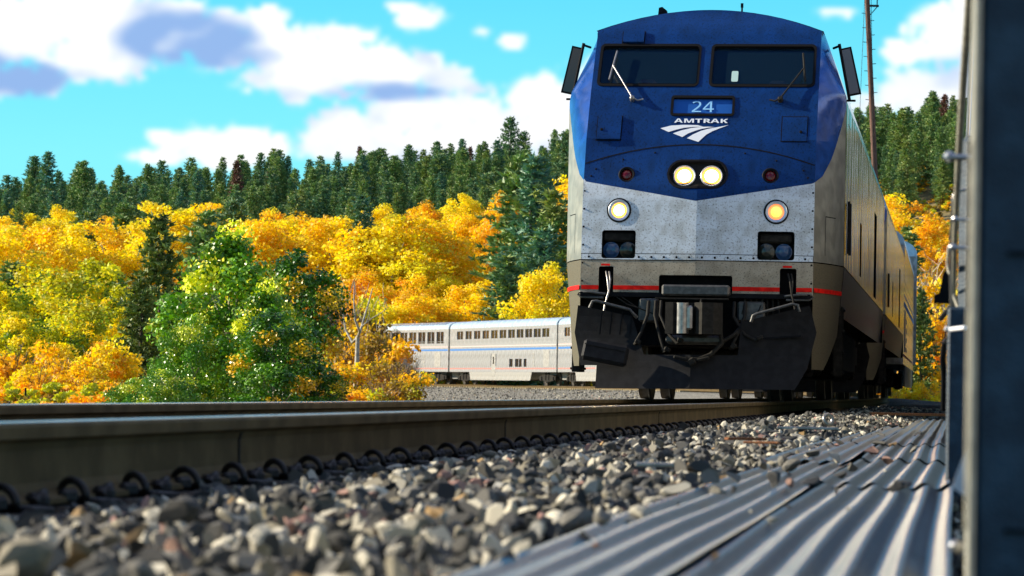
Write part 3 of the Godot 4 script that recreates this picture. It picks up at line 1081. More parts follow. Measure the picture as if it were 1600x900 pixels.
func make_loco() -> Node3D:
	var root := thing("diesel_locomotive", "leading blue and silver diesel locomotive numbered 24, lamps lit, facing the camera", "locomotive", Transform3D.IDENTITY, "locomotives of the train")
	# openings
	var win_l := rect(-1.195, 3.555, -.10, 4.02, .03)
	var win_r := mirrored(rect(-1.205, 3.555, -.072, 4.02, .03))
	var num := rect(-.335, 3.20, .325, 3.385, .01)
	var head := rect(-.325, 2.35, .305, 2.635, .142)
	var redl := disc(-.80, 2.487, .085)
	var redr := disc(.79, 2.487, .085)
	var dl := disc(-.866, 2.083, .118)
	var dr := disc(.866, 2.083, .118)
	var sql := rect(-1.05, 1.55, -.672, 1.862, .03)
	var sqr := rect(.67, 1.55, 1.072, 1.866, .03)
	var slotl := rect(-1.075, 1.10, -.91, 1.46, .02)
	var slotr := rect(.92, 1.10, 1.10, 1.46, .02)
	var mouth := rect(-.40, 1.0, .405, 1.37, .025)
	# blue face
	var top := PackedVector2Array([Vector2(-1.28, 2.44), Vector2(-1.25, 2.405), Vector2(-.012, 2.19), Vector2(1.25, 2.405), Vector2(1.28, 2.42)])
	for i in 25:
		var x := 1.28 - 2.56 * i / 24.0
		top.append(Vector2(x, 4.22 + .28 * (1.0 - (x / 1.28) * (x / 1.28))))
	skin_part("nose_skin", top, [win_l, win_r, num, head, redl, redr], M.blue_paint, root, 0.0, .08, .06)
	var low := PackedVector2Array([Vector2(-1.28, 1.598), Vector2(1.28, 1.598), Vector2(1.28, 2.42), Vector2(1.25, 2.405), Vector2(-.012, 2.19), Vector2(-1.25, 2.405), Vector2(-1.28, 2.44)])
	skin_part("nose_lower", low, [dl, dr, sql, sqr], M.silver_front, root)
	skin_part("seam_strip", rect(-1.275, 1.538, 1.275, 1.598), [sql, sqr], M.silver_front, root, .007)
	skin_part("bumper_panel", rect(-1.28, 1.165, 1.28, 1.538), [slotl, slotr, mouth, sql, sqr], M.silver_dirty, root)
	skin_part("red_stripe", rect(-1.27, 1.205, 1.27, 1.252), [slotl, slotr, mouth], M.red_paint, root, .004)
	for p in [[-1.0, 1.478], [1.0, 1.478]]:
		var rb := MB.new()
		panel(rb, rect(p[0] - .05, 1.468, p[0] + .05, 1.49), [], .005)
		obj("red_mark", rb, M.red_paint, root)
	# dark joint lines and bolts
	var lines := MB.new()
	var arc := PackedVector2Array()
	for i in 25:
		var x := -1.27 + 2.54 * i / 24.0
		arc.append(Vector2(x, 2.605 + .225 * (1.0 - (x / 1.27) * (x / 1.27))))
	for i in range(24, -1, -1):
		arc.append(arc[i] + Vector2(0, .013))
	panel(lines, arc, [], .003)
	obj("joint_line", lines, M.black_iron, root)
	skin_part("joint_line", rect(-1.28, 1.528, 1.28, 1.537), [sql, sqr], M.black_iron, root, .003)
	skin_part("joint_line", rect(-1.28, 1.599, 1.28, 1.606), [sql, sqr], M.black_iron, root, .003)
	var bolts := MB.new()
	for i in 18:
		var u := -1.19 + 2.38 * i / 17.0
		if absf(absf(u) - .87) > .23:
			bolts.lathe(on_skin(u, 1.566, .006).origin, skin_normal(u, 1.566), [Vector2(.014, 0), Vector2(.011, .008), Vector2(0, .01)], 8)
	for sg in [-1.0, 1.0]:
		for i in 6:
			bolts.lathe(on_skin(sg * 1.262, 1.3 + i * .2, .001).origin, skin_normal(sg * 1.262, 1.3 + i * .2), [Vector2(.012, 0), Vector2(.009, .008), Vector2(0, .01)], 8)
		for q in [[.5, 2.74], [.85, 2.66], [1.15, 2.55], [1.2, 2.47]]:
			bolts.lathe(on_skin(sg * q[0], q[1], .001).origin, skin_normal(sg * q[0], q[1]), [Vector2(.012, 0), Vector2(.009, .006), Vector2(0, .008)], 8)
	obj("bolt_heads", bolts, M.black_iron, root)
	# corner panels, cab sides and body sides
	for sg in [-1.0, 1.0]:
		var blue := PackedVector2Array([Vector2(1.28, 2.42), Vector2(1.5, 2.5), Vector2(1.8, 2.72), Vector2(2.1, 3.0), Vector2(2.5, 3.32), Vector2(2.9, 3.66), Vector2(3.3, 4.02), Vector2(3.45, 4.22), Vector2(1.28, 4.22)])
		var up := PackedVector2Array([Vector2(1.28, 1.54), Vector2(2.5, 1.54), Vector2(2.5, 3.32), Vector2(2.1, 3.0), Vector2(1.8, 2.72), Vector2(1.5, 2.5), Vector2(1.28, 2.42)])
		var dn := PackedVector2Array([Vector2(1.28, .36), Vector2(1.75, .36), Vector2(2.25, .62), Vector2(2.5, .75), Vector2(2.5, 1.528), Vector2(1.28, 1.528)])
		var st := PackedVector2Array([Vector2(1.28, 1.205), Vector2(2.45, 1.205), Vector2(2.45, 1.252), Vector2(1.28, 1.252)])
		var body := PackedVector2Array([Vector2(2.5, 1.54), Vector2(20.8, 1.54), Vector2(20.8, 4.22), Vector2(3.45, 4.22), Vector2(3.3, 4.02), Vector2(2.9, 3.66), Vector2(2.5, 3.32)])
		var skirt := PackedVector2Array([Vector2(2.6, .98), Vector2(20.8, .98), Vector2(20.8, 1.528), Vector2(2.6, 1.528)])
		var grille := rect(7.9, 1.65, 8.6, 2.35)
		var grille2 := rect(14.6, 1.6, 16.0, 2.9)
		var door := rect(3.15, 1.0, 3.85, 3.2)
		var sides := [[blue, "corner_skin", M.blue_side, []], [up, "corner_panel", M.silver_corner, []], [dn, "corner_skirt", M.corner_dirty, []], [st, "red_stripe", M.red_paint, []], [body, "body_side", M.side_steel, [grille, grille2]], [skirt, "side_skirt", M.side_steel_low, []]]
		for q in sides:
			var pl: PackedVector2Array = q[0]
			var hs := []
			for h in q[3]:
				hs.append(h if sg > 0 else mirrored(h))
			skin_part(q[1], pl if sg > 0 else mirrored(pl), hs, q[2], root, .014 if q[1] == "red_stripe" else 0.0, .16 if q[1].begins_with("corner") else .8, .12)
		for h in [grille, grille2]:
			pocket("air_grille", h if sg > 0 else mirrored(h), .12, M.black_iron, root)
		var dl2 := MB.new()
		for ln in [rect(3.15, 1.6, 3.162, 2.5), rect(3.87, 1.6, 3.882, 2.5), rect(3.15, 3.2, 3.88, 3.21), rect(1.62, 1.62, 1.63, 2.06), rect(1.62, 2.05, 2.0, 2.06), rect(2.495, 1.0, 2.505, 3.3), rect(11.0, 1.6, 11.03, 2.6), rect(17.5, 1.6, 17.53, 2.6)]:
			panel(dl2, ln if sg > 0 else mirrored(ln), [], .004, .4, .3)
		obj("door_joint", dl2, M.black_iron, root)
		for zz in [-1.75, -2.15]:
			var gb := MB.new()
			gb.tube([skin(sg * 2.6, 1.2) + Vector3(sg * .06, .5, zz + 1.4), skin(sg * 2.6, 1.2) + Vector3(sg * .06, 1.1, zz + 1.4)], .016, 8)
			obj("grab_bar", gb, M.grimy_iron, root)
		var lad := MB.new()
		for k in 4:
			lad.box(Vector3(sg * 1.5, .34 + k * .24, -1.95), Vector3(.14, .03, .42), Basis.IDENTITY, .008)
		for zz in [-1.74, -2.16]:
			lad.box(Vector3(sg * 1.5, .7, zz), Vector3(.10, .80, .03), Basis.IDENTITY, .006)
		obj("cab_ladder", lad, M.grimy_iron, root)
	# roof
	var rf := MB.new()
	var xs := steps(-1.30, 1.30, 16)
	var ys := steps(0, 1, 12)
	grid(rf, func(x, t):
		var y: float = 4.22 + .28 * (1.0 - (x / 1.30) * (x / 1.30))
		return Vector3(x, y - (.03 if t > 0 else 0.0) * t, lerpf(rake(y), -20.8, t * t)), xs, ys, Vector3.UP)
	obj("roof", rf, M.blue_side, root)
	var cap := MB.new()
	var sect := PackedVector2Array()
	for i in 13:
		var x := -1.3 + 2.6 * i / 12.0
		sect.append(Vector2(x, 4.2 + .26 * (1.0 - (x / 1.3) * (x / 1.3))))
	for q in [[1.57, 3.4], [1.57, 1.0], [-1.57, 1.0], [-1.57, 3.4]]:
		sect.append(Vector2(q[0], q[1]))
	cap.prism(sect, -20.8, -20.75)
	obj("rear_wall", cap, M.side_steel_low, root)
	# windshields
	for q in [[win_l, "left"], [win_r, "right"]]:
		var o := skin_part("windshield", q[0], [], M.tinted_pane, root, -.025, .3, .3)
		var sb := MB.new()
		panel(sb, grown(q[0], .03), [q[0]], .01, .3, .3)
		reveal(sb, grown(q[0], .03), 0.0, .01)
		reveal(sb, q[0], .012, -.05)
		obj("gasket", sb, M.rubber, o)
	var ci := MB.new()
	ci.box(Vector3(0, 3.6, -2.9), Vector3(2.5, 1.5, .05))
	ci.box(Vector3(0, 3.3, -2.1), Vector3(2.4, .05, 1.6))
	ci.box(Vector3(0, 4.22, -2.2), Vector3(2.4, .04, 1.3))
	for sg in [-1.0, 1.0]:
		ci.box(Vector3(sg * 1.27, 3.7, -2.2), Vector3(.04, 1.0, 1.4))
	obj("cab_interior", ci, M.cab_grey, root)
	var sh := MB.new()
	sh.box(Vector3(-.72, 3.60, -1.65), Vector3(.24, .16, .12), Basis.IDENTITY, .05)
	sh.box(Vector3(.78, 3.60, -1.65), Vector3(.24, .14, .12), Basis.IDENTITY, .05)
	obj("seat_headrest", sh, M.seat_pink, root)
	var tg := MB.new()
	panel(tg, rect(.29, 3.605, .365, 3.735, .015), [], -.018)
	obj("paper_tag", tg, M.pale_tag, root)
	# number board
	skin_part("number_board", num, [], M.number_glass, root, -.02, .3, .3)
	surround("number_board_frame", num, .028, .03, M.rubber, root)
	letters("road_number", "24", false, .245, .155, -.003, 3.295, M.digit_blue, root)
	root.get_node("road_number").position -= on_skin(0, 3.295).basis.z * .018
	letters("name_lettering", "AMTRAK", true, .60, .058, -.012, 3.115, M.white_vinyl, root)
	for pts in [[[140, 570], [330, 520], [560, 505], [800, 510], [905, 540], [720, 541], [560, 560], [420, 595], [290, 635]],
		[[370, 660], [520, 605], [700, 560], [850, 543], [980, 536], [1110, 545], [1000, 552], [870, 577], [760, 612], [640, 660], [540, 725]],
		[[625, 745], [720, 680], [860, 612], [980, 577], [1130, 548], [1345, 505], [1200, 560], [1060, 620], [960, 680], [890, 750], [830, 810]]]:
		var pl := PackedVector2Array()
		for p in pts:
			pl.append(Vector2((p[0] / 11.25 + 1020.0 - 1097.5) / 141.0, 3.03 - (p[1] / 11.25 + 150.0 - 200.0) * .0074))
		skin_part("emblem_stripe", pl, [], M.white_vinyl, root, .004)
	# hatches
	for q in [[rect(-1.165, 2.885, -.90, 3.16), .028], [rect(.895, 2.885, 1.17, 3.165), .006], [rect(-.98, 4.06, -.74, 4.2), .03]]:
		var hb := MB.new()
		panel(hb, q[0], [], q[1])
		reveal(hb, q[0], 0.0, q[1])
		var o := obj("hatch", hb, M.blue_paint, root)
		var hl := MB.new()
		panel(hl, grown(q[0], .011), [q[0]], .003, .2, .2)
		obj("hatch_joint", hl, M.rubber, o)
		if q[1] < .03:
			var kn := MB.new()
			kn.lathe(on_skin(q[0][0].x + (.05 if q[0][0].x < 0 else .21), 2.99, q[1]).origin, skin_normal(q[0][0].x + .1, 2.99), [Vector2(.018, 0), Vector2(.014, .012), Vector2(0, .014)], 10)
			obj("latch", kn, M.rubber, o)
	# lamps
	pocket("headlight_housing", head, .045, M.grimy_iron, root)
	surround("headlight_bezel", head, .022, .01, M.black_iron, root)
	for u in [-.158, .146]:
		round_lamp("headlight", u, 2.487, .124, .102, M.lamp_rim, M.lamp_gold, root, M.lamp_white, .03)
	for u in [-.80, .79]:
		round_lamp("marker_light", u, 2.487, .092, .062, M.black_iron, M.red_lens, root, null, .01)
	round_lamp("ditch_light", -.866, 2.083, .122, .082, M.lamp_rim, M.lamp_gold, root, M.lamp_white, .01)
	round_lamp("ditch_light", .866, 2.083, .122, .082, M.lamp_rim, M.lamp_amber, root, M.lamp_gold, .01)
	for u in [-.866, .866]:
		var rg := MB.new()
		rg.lathe(on_skin(u, 2.083, .002).origin, skin_normal(u, 2.083), [Vector2(.137, -.02), Vector2(.137, .008), Vector2(.122, .008)], 32)
		obj("lamp_gasket", rg, M.rubber, root)
	for q in [[sql, -1.0], [sqr, 1.0]]:
		var o := pocket("lamp_pocket", q[0], .14, M.black_iron, root)
		var c := Vector2(.0, 1.65)
		for k in [0, 1]:
			var u: float = q[1] * (.965 if k == 0 else .775)
			var l := MB.new()
			var fr := on_skin(u, 1.655, -.10)
			l.lathe(fr.origin, Vector3(0, 0, 1), [Vector2(.092, -.04), Vector2(.092, .01), Vector2(.082, .012), Vector2(.05, .03), Vector2(0, .036)], 24)
			obj("lamp_lens", l, M.blue_lens if k == 0 else M.dark_lens, o)
		var sh2 := MB.new()
		sh2.box(on_skin(q[1] * .87, 1.80, -.09).origin, Vector3(.36, .10, .08), Basis.IDENTITY, .02)
		obj("pocket_shelf", sh2, M.grimy_iron, o)
	# wipers
	for q in [[-.80, 3.36, -1.055, 3.74, -1.03, 3.94, -1.085, 3.585, -.68], [.86, 3.36, 1.10, 3.71, 1.085, 3.92, 1.125, 3.58, .74]]:
		var wb := MB.new()
		wb.tube([on_skin(q[8], 3.36, .02).origin, on_skin((q[0] + q[8]) * .5, 3.335, .035).origin, on_skin(q[0], q[1], .05).origin], .010, 8)
		wb.tube([on_skin(q[0], q[1], .05).origin, on_skin(q[2], q[3], .06).origin], .0095, 8)
		wb.tube([on_skin(q[4], q[5], .03).origin, on_skin(q[6], q[7], .03).origin], .011, 6)
		wb.lathe(on_skin(q[0], q[1], .0).origin, skin_normal(q[0], q[1]), [Vector2(.03, 0), Vector2(.03, .05), Vector2(.018, .065), Vector2(0, .065)], 12)
		obj("wiper", wb, M.bright_iron if q[0] < 0 else M.grimy_iron, root)
	# mirrors
	for sg in [-1.0, 1.0]:
		var pl := PackedVector2Array([Vector2(1.485, 4.03), Vector2(1.595, 4.055), Vector2(1.712, 3.54), Vector2(1.588, 3.515)])
		if sg < 0:
			pl = mirrored(pl)
		var mb := MB.new()
		mb.prism(grown(pl, .014), -1.74, -1.70)
		mb.tube([Vector3(sg * 1.47, 4.10, -1.7), Vector3(sg * 1.595, 3.46, -1.7)], .018, 8)
		mb.tube([Vector3(sg * 1.40, 4.06, -1.8), Vector3(sg * 1.48, 4.08, -1.7)], .014, 6)
		mb.tube([Vector3(sg * 1.50, 3.46, -1.8), Vector3(sg * 1.66, 3.45, -1.7)], .014, 6)
		var o := obj("mirror", mb, M.black_iron, root)
		var g := MB.new()
		g.prism(grown(pl, -.006), -1.70, -1.694)
		obj("mirror_glass", g, M.dark_glass if sg < 0 else M.mirror_back, o)
	# roof fittings
	var hn := MB.new()
	hn.prism(PackedVector2Array([Vector2(-.05, 0), Vector2(.06, 0), Vector2(.05, .07), Vector2(.0, .11), Vector2(-.04, .10)]), -.06, .06, Transform3D(Basis.IDENTITY, Vector3(-.58, 4.43, -1.9)))
	hn.tube([Vector3(.335, 4.46, -1.95), Vector3(.335, 4.58, -1.95)], .012, 6)
	hn.box(Vector3(.335, 4.57, -1.95), Vector3(.03, .05, .03))
	obj("roof_antenna", hn, M.black_iron, root)
	# below the face: frame, plow, coupler, hoses
	var fb := MB.new()
	fb.box(Vector3(0, .88, -.55), Vector3(2.5, .56, .5))
	fb.box(Vector3(0, .75, -10.5), Vector3(2.3, .3, 20.0))
	fb.box(Vector3(0, 1.15, -.12), Vector3(2.52, .05, .3))
	fb.box(Vector3(0, 1.18, -.32), Vector3(.9, .4, .1))
	obj("underframe", fb, M.black_iron, root)
	for sl in [slotl, slotr]:
		pocket("hose_slot", sl, .16, M.rubber, root)
	var plate := PackedVector2Array([Vector2(-1.265, 1.02), Vector2(-.66, .905), Vector2(-.52, .49), Vector2(.5, .50), Vector2(.53, .84), Vector2(.56, .87), Vector2(1.265, 1.05), Vector2(1.34, .76), Vector2(1.25, .37), Vector2(1.16, .2), Vector2(1.12, .135), Vector2(-1.04, .115), Vector2(-1.04, .365), Vector2(-1.22, .365), Vector2(-1.30, .72)])
	var pb := MB.new()
	var plow := func(p: Vector2) -> Vector3:
		return Vector3(p.x, p.y, .42 - .16 * absf(p.x) - .25 * pow(clampf((p.y - .13) / .9, 0.0, 1.0), 1.0) * .5 + .10 * pow(absf(clampf((p.y - .6) / .5, -1.0, 1.0)), 2.0))
	var gx := steps(-1.36, 1.36, 34)
	var gy := steps(.1, 1.06, 12)
	for i in gx.size() - 1:
		for j in gy.size() - 1:
			for pc in Geometry2D.intersect_polygons(PackedVector2Array([Vector2(gx[i], gy[j]), Vector2(gx[i + 1], gy[j]), Vector2(gx[i + 1], gy[j + 1]), Vector2(gx[i], gy[j + 1])]), plate):
				var idx := Geometry2D.triangulate_polygon(pc)
				for k in range(0, idx.size(), 3):
					pb.ftri(plow.call(pc[idx[k]]), plow.call(pc[idx[k + 1]]), plow.call(pc[idx[k + 2]]), Vector3.BACK)
					pb.ftri(plow.call(pc[idx[k]]) - Vector3(0, 0, .02), plow.call(pc[idx[k + 1]]) - Vector3(0, 0, .02), plow.call(pc[idx[k + 2]]) - Vector3(0, 0, .02), Vector3.FORWARD)
	for i in plate.size():
		var a := plate[i]
		var c := plate[(i + 1) % plate.size()]
		for e in 6:
			var p: Vector3 = plow.call(a.lerp(c, e / 6.0))
			var q: Vector3 = plow.call(a.lerp(c, (e + 1) / 6.0))
			pb.quad(p, q, q - Vector3(0, 0, .02), p - Vector3(0, 0, .02), Vector3((c - a).y, -(c - a).x, 0))
	obj("plow", pb, M.plow_paint, root)
	var gr := MB.new()
	gr.box(Vector3(.95, .70, .20), Vector3(.46, .018, .05), Basis(Vector3.BACK, .08))
	for k in 4:
		gr.box(Vector3(-1.0 + k * .11, .83, .235), Vector3(.012, .25, .02), Basis(Vector3.BACK, -.1))
	obj("plow_rib", gr, M.black_iron, root)
	var stp := MB.new()
	var sb2 := Basis(Vector3.BACK, -.17) * Basis(Vector3.RIGHT, -.25)
	stp.box(Vector3(-.93, .50, .40), Vector3(.50, .23, .10), sb2, .03)
	stp.box(Vector3(-.93, .56, .452), Vector3(.44, .012, .012), sb2)
	obj("step_box", stp, M.plow_paint, root)
	for q in [[[-1.12, .99, .3], [-1.09, 1.06, .3], [-1.05, 1.065, .3], [-.68, .975, .3], [-.64, .93, .3], [-.60, .89, .28]], [[.64, .86, .3], [.66, .93, .3], [.70, .95, .3], [1.08, 1.06, .3], [1.14, 1.05, .3], [1.16, .98, .3]]]:
		var tb := MB.new()
		var pts := []
		for p in q: pts.append(Vector3(p[0], p[1], p[2]))
		tb.tube(pts, .017, 8)
		obj("plow_handrail", tb, M.worn_iron, root)
	for sg in [-1.0, 1.0]:
		var tb := MB.new()
		tb.tube([Vector3(sg * .98, 1.15, .03), Vector3(sg * 1.15, 1.17, .05), Vector3(sg * 1.27, 1.17, 0), Vector3(sg * 1.29, 1.145, -.03), Vector3(sg * 1.25, 1.115, 0), Vector3(sg * 1.0, 1.11, .03)], .014, 8)
		obj("corner_handle", tb, M.worn_iron, root)
	var cp := MB.new()
	cp.prism(PackedVector2Array([Vector2(-.16, -.5), Vector2(-.13, .25), Vector2(-.27, .34), Vector2(-.285, .50), Vector2(-.20, .52), Vector2(-.12, .42), Vector2(.02, .40), Vector2(.05, .52), Vector2(.12, .60), Vector2(.24, .56), Vector2(.33, .42), Vector2(.28, .25), Vector2(.16, .15), Vector2(.16, -.5)]), -.17, .17, Transform3D(Basis(Vector3.RIGHT, Vector3(0, 0, 1), Vector3(0, -1, 0)), Vector3(.02, .885, .12)))
	var co := obj("coupler", cp, M.grimy_iron, root)
	var kn := MB.new()
	kn.tube([Vector3(-.08, .72, .60), Vector3(-.08, 1.05, .60)], .07, 14)
	kn.box(Vector3(-.01, .89, .63), Vector3(.10, .26, .05), Basis(Vector3.UP, -.5), .02)
	obj("knuckle", kn, M.bright_iron, co)
	kn = MB.new()
	kn.box(Vector3(.0, 1.10, .36), Vector3(.80, .018, .022), Basis.IDENTITY, .004)
	kn.tube([Vector3(.10, 1.10, .36), Vector3(.10, 1.02, .4), Vector3(.1, .98, .42)], .012, 6)
	obj("uncoupling_lever", kn, M.grimy_iron, root)
	var hs := MB.new()
	hs.tube([Vector3(.30, .80, .28), Vector3(.33, .62, .36), Vector3(.22, .50, .42), Vector3(.08, .44, .46), Vector3(-.05, .45, .48)], .026, 10)
	hs.tube([Vector3(.30, .62, .33), Vector3(.46, .72, .30), Vector3(.5, .78, .2)], .022, 8)
	hs.box(Vector3(-.10, .455, .48), Vector3(.16, .04, .06), Basis(Vector3.BACK, -.2), .012)
	hs.box(Vector3(.02, .42, .49), Vector3(.08, .08, .05), Basis(Vector3.BACK, .5), .012)
	hs.box(Vector3(.14, .45, .48), Vector3(.14, .035, .05), Basis(Vector3.BACK, .25), .01)
	obj("air_hose", hs, M.grimy_iron, root)
	for q in [[-.42, -.30, .52], [-.50, -.62, .60], [.56, .42, .56], [.44, .70, .66], [-.36, -.16, .62]]:
		var ah := MB.new()
		ah.tube([Vector3(q[0], 1.08, .05), Vector3(q[0], .92, .16), Vector3((q[0] + q[1]) * .5, .72, .26), Vector3(q[1], q[2], .30), Vector3(q[1] + .04, q[2] + .03, .34)], .019, 8)
		ah.box(Vector3(q[1] + .04, q[2] + .03, .35), Vector3(.07, .05, .06), Basis(Vector3.BACK, q[0]), .012)
		obj("air_hose", ah, M.grimy_iron, root)
	var bx := MB.new()
	bx.box(Vector3(-.50, .98, -.1), Vector3(.22, .26, .3), Basis.IDENTITY, .02)
	bx.box(Vector3(.62, .98, -.12), Vector3(.30, .22, .3), Basis.IDENTITY, .02)
	bx.box(Vector3(.02, 1.2, .02), Vector3(.74, .12, .3), Basis.IDENTITY, .02)
	bx.box(Vector3(.02, .66, .05), Vector3(.62, .10, .4), Basis.IDENTITY, .03)
	obj("draft_box", bx, M.worn_iron, root)
	for q in [[-.99, -.05], [1.01, .03]]:
		var mh := MB.new()
		for k in 2:
			mh.tube([Vector3(q[0] + k * .035, 1.40, -.10), Vector3(q[0] + .03 + k * .03, 1.31, .02), Vector3(q[0] + .05, 1.18, .06), Vector3(q[0] + .06 + q[1], 1.02, .08), Vector3(q[0] + .05 + q[1], .92, .12)], .011, 6)
		obj("jumper_cable", mh, M.bright_iron if q[0] < 0 else M.grimy_iron, root)
	var wires := MB.new()
	for q in [[-.92, 1.16, -.55, .98], [-.86, 1.16, -.42, .93], [-.98, .95, -.84, .7], [.75, 1.12, .66, .92], [.55, 1.12, .52, .95]]:
		wires.tube([Vector3(q[0], q[1], .0), Vector3((q[0] + q[2]) * .5, (q[1] + q[3]) * .5 - .03, .05), Vector3(q[2], q[3], .05)], .007, 5)
	for k in 7:
		wires.tube([Vector3(.55 + k * .06, 1.12, -.05), Vector3(.56 + k * .06, .98, -.02), Vector3(.54 + k * .06, .9, -.1)], .012, 6)
	obj("brake_pipes", wires, M.grimy_iron, root)
	var ft := MB.new()
	ft.box(Vector3(0, .66, -10.3), Vector3(2.7, .72, 5.6), Basis.IDENTITY, .12)
	obj("fuel_tank", ft, M.black_iron, root)
	make_truck(root, -3.9, 2.74, 1.02)
	make_truck(root, -16.7, 2.74, 1.02)
	return root

# ------------------------------------------------------------------ double-deck passenger cars
func wall_with_holes(b: MB, side: float, z0: float, z1: float, y0: float, y1: float, holes: Array) -> void:
	var zs := [z0, z1]
	var ys := [y0, y1]
	for h in holes:
		zs.append_array([h[0], h[1]])
		ys.append_array([h[2], h[3]])
	zs.sort()
	ys.sort()
	for i in zs.size() - 1:
		for j in ys.size() - 1:
			if zs[i + 1] - zs[i] < 1e-3 or ys[j + 1] - ys[j] < 1e-3:
				continue
			var mz: float = (zs[i] + zs[i + 1]) * .5
			var my: float = (ys[j] + ys[j + 1]) * .5
			var open := false
			for h in holes:
				if mz > h[0] and mz < h[1] and my > h[2] and my < h[3]:
					open = true
			if not open:
				b.quad(Vector3(side, ys[j], zs[i]), Vector3(side, ys[j], zs[i + 1]), Vector3(side, ys[j + 1], zs[i + 1]), Vector3(side, ys[j + 1], zs[i]), Vector3(side, 0, 0))
	for h in holes:
		var i := side - signf(side) * .06
		for q in [[h[0], h[2], h[1], h[2], Vector3.UP], [h[0], h[3], h[1], h[3], Vector3.DOWN], [h[0], h[2], h[0], h[3], Vector3.BACK], [h[1], h[2], h[1], h[3], Vector3.FORWARD]]:
			b.quad(Vector3(side, q[1], q[0]), Vector3(side, q[3], q[2]), Vector3(i, q[3], q[2]), Vector3(i, q[1], q[0]), q[4])

func make_car(kind: String, label: String, long: float) -> Node3D:
	var root := thing("passenger_car", label, "passenger car", Transform3D.IDENTITY, "double-deck cars of the train")
	var L := long * .5
	var zt := func(u: float) -> float:
		var t := u * 250.0 / (226.0 + u * 24.0)
		return (t - .5) * long
	var up := []
	var dn := []
	if kind == "sleeper":
		for k in 11:
			var c: float = zt.call(.093 + .0803 * k)
			up.append([c - .78, c + .78, 3.50, 4.12])
		for q in [[.558, .590], [.612, .675], [.693, .72]]:
			dn.append([zt.call(q[0]), zt.call(q[1]), 1.36, 1.95])
	elif kind == "lounge":
		for k in 12:
			var c := L - 1.75 - k * 1.92
			up.append([c - .74, c + .74, 3.22, 4.14])
		for k in 5:
			var c := -3.0 + k * 1.4
			dn.append([c - .4, c + .4, 1.36, 1.95])
	for side in [-1.55, 1.55]:
		var b := MB.new()
		wall_with_holes(b, side, -L, L, .98, 4.34, up + dn)
		obj("side_wall", b, M.side_steel if kind == "baggage" else M.car_steel, root)
		for h in up + dn:
			var g := MB.new()
			var i: float = side - signf(side) * .05
			g.quad(Vector3(i, h[2], h[0]), Vector3(i, h[2], h[1]), Vector3(i, h[3], h[1]), Vector3(i, h[3], h[0]), Vector3(side, 0, 0))
			var w := obj("window", g, M.car_glass, root)
			if h[1] - h[0] > 1.0:
				var d := MB.new()
				d.box(Vector3(i + signf(side) * .012, (h[2] + h[3]) * .5, (h[0] + h[1]) * .5), Vector3(.02, h[3] - h[2], .09))
				obj("window_bar", d, M.car_skirt, w)
		for q in [[2.62, 2.76, "stripe_blue"], [2.90, 2.97, "stripe_pale"], [1.20, 1.27, "stripe_red"]]:
			var s := MB.new()
			s.quad(Vector3(side * 1.004, q[0], -L + .1), Vector3(side * 1.004, q[0], L - .1), Vector3(side * 1.004, q[1], L - .1), Vector3(side * 1.004, q[1], -L + .1), Vector3(side, 0, 0))
			s.quad(Vector3(side * 1.0035, q[0], -L + .1), Vector3(side * 1.0035, q[0], L - .1), Vector3(side * 1.0035, q[1], L - .1), Vector3(side * 1.0035, q[1], -L + .1), Vector3(-side, 0, 0))
			obj("side_stripe", s, M[q[2]], root)
		var rb := MB.new()
		for y in ([1.62, 2.0, 2.25, 2.48, 3.12, 3.35] if kind == "baggage" else [2.25, 2.48, 3.12, 3.35]):
			rb.box(Vector3(side, y, 0), Vector3(.012, .03, long - .6))
		obj("side_beads", rb, M.side_steel if kind == "baggage" else M.car_steel, root)
		var sk := MB.new()
		sk.prism(PackedVector2Array([Vector2(-7.3, .36), Vector2(7.0, .36), Vector2(7.35, .975), Vector2(-7.6, .975)]), -.02, .02, Transform3D(Basis(Vector3(0, 0, 1), Vector3.UP, Vector3(-1, 0, 0)), Vector3(side * .99, 0, 0)))
		obj("skirt", sk, M.car_skirt, root)
		if kind != "baggage":
			var dz: float = zt.call(.412)
			var d := MB.new()
			d.box(Vector3(side, 1.50, dz), Vector3(.03, 1.75, .92), Basis.IDENTITY, .008)
			var door := obj("side_door", d, M.car_skirt, root)
			d = MB.new()
			d.box(Vector3(side * 1.008, 1.85, dz), Vector3(.02, .55, .26))
			obj("door_window", d, M.car_glass, door)
			d = MB.new()
			d.box(Vector3(side * 1.006, 1.9, dz - .62), Vector3(.03, .9, .03))
			d.box(Vector3(side * 1.006, 1.9, dz + .62), Vector3(.03, .9, .03))
			obj("door_rail", d, M.clip_iron, door)
		var lv := MB.new()
		for k in 4:
			lv.box(Vector3(side * 1.003, 1.45 + k * .28, L - 5.0), Vector3(.02, .15, .35))
		lv.box(Vector3(side * 1.003, 1.95, L - 2.2), Vector3(.02, 1.2, 1.3))
		obj("vent_louvre", lv, M.car_skirt, root)
	var rp := PackedVector2Array()
	for i in 17:
		var a := PI * i / 16.0
		rp.append(Vector2(1.555 * signf(cos(a)) * pow(absf(cos(a)), .62), 4.34 + .59 * pow(sin(a), .85)))
	var r := MB.new()
	r.sweep(rp, [Transform3D(Basis.IDENTITY, Vector3(0, 0, L)), Transform3D(Basis.IDENTITY, Vector3(0, 0, -L))])
	obj("roof", r, M.car_roof, root)
	if kind == "lounge":
		for side in [-1.0, 1.0]:
			for k in 12:
				var c := L - 1.75 - k * 1.92
				var g := MB.new()
				for e in [[5, 4], [4, 3]]:
					var p: Vector2 = rp[e[0]] * Vector2(side, 1)
					var q: Vector2 = rp[e[1]] * Vector2(side, 1)
					var n := Vector3(side * .7, .7, 0) * .02
					g.quad(Vector3(p.x, p.y, c - .8) + n, Vector3(p.x, p.y, c + .8) + n, Vector3(q.x, q.y, c + .8) + n, Vector3(q.x, q.y, c - .8) + n, n)
				obj("roof_window", g, M.roof_glass, root)
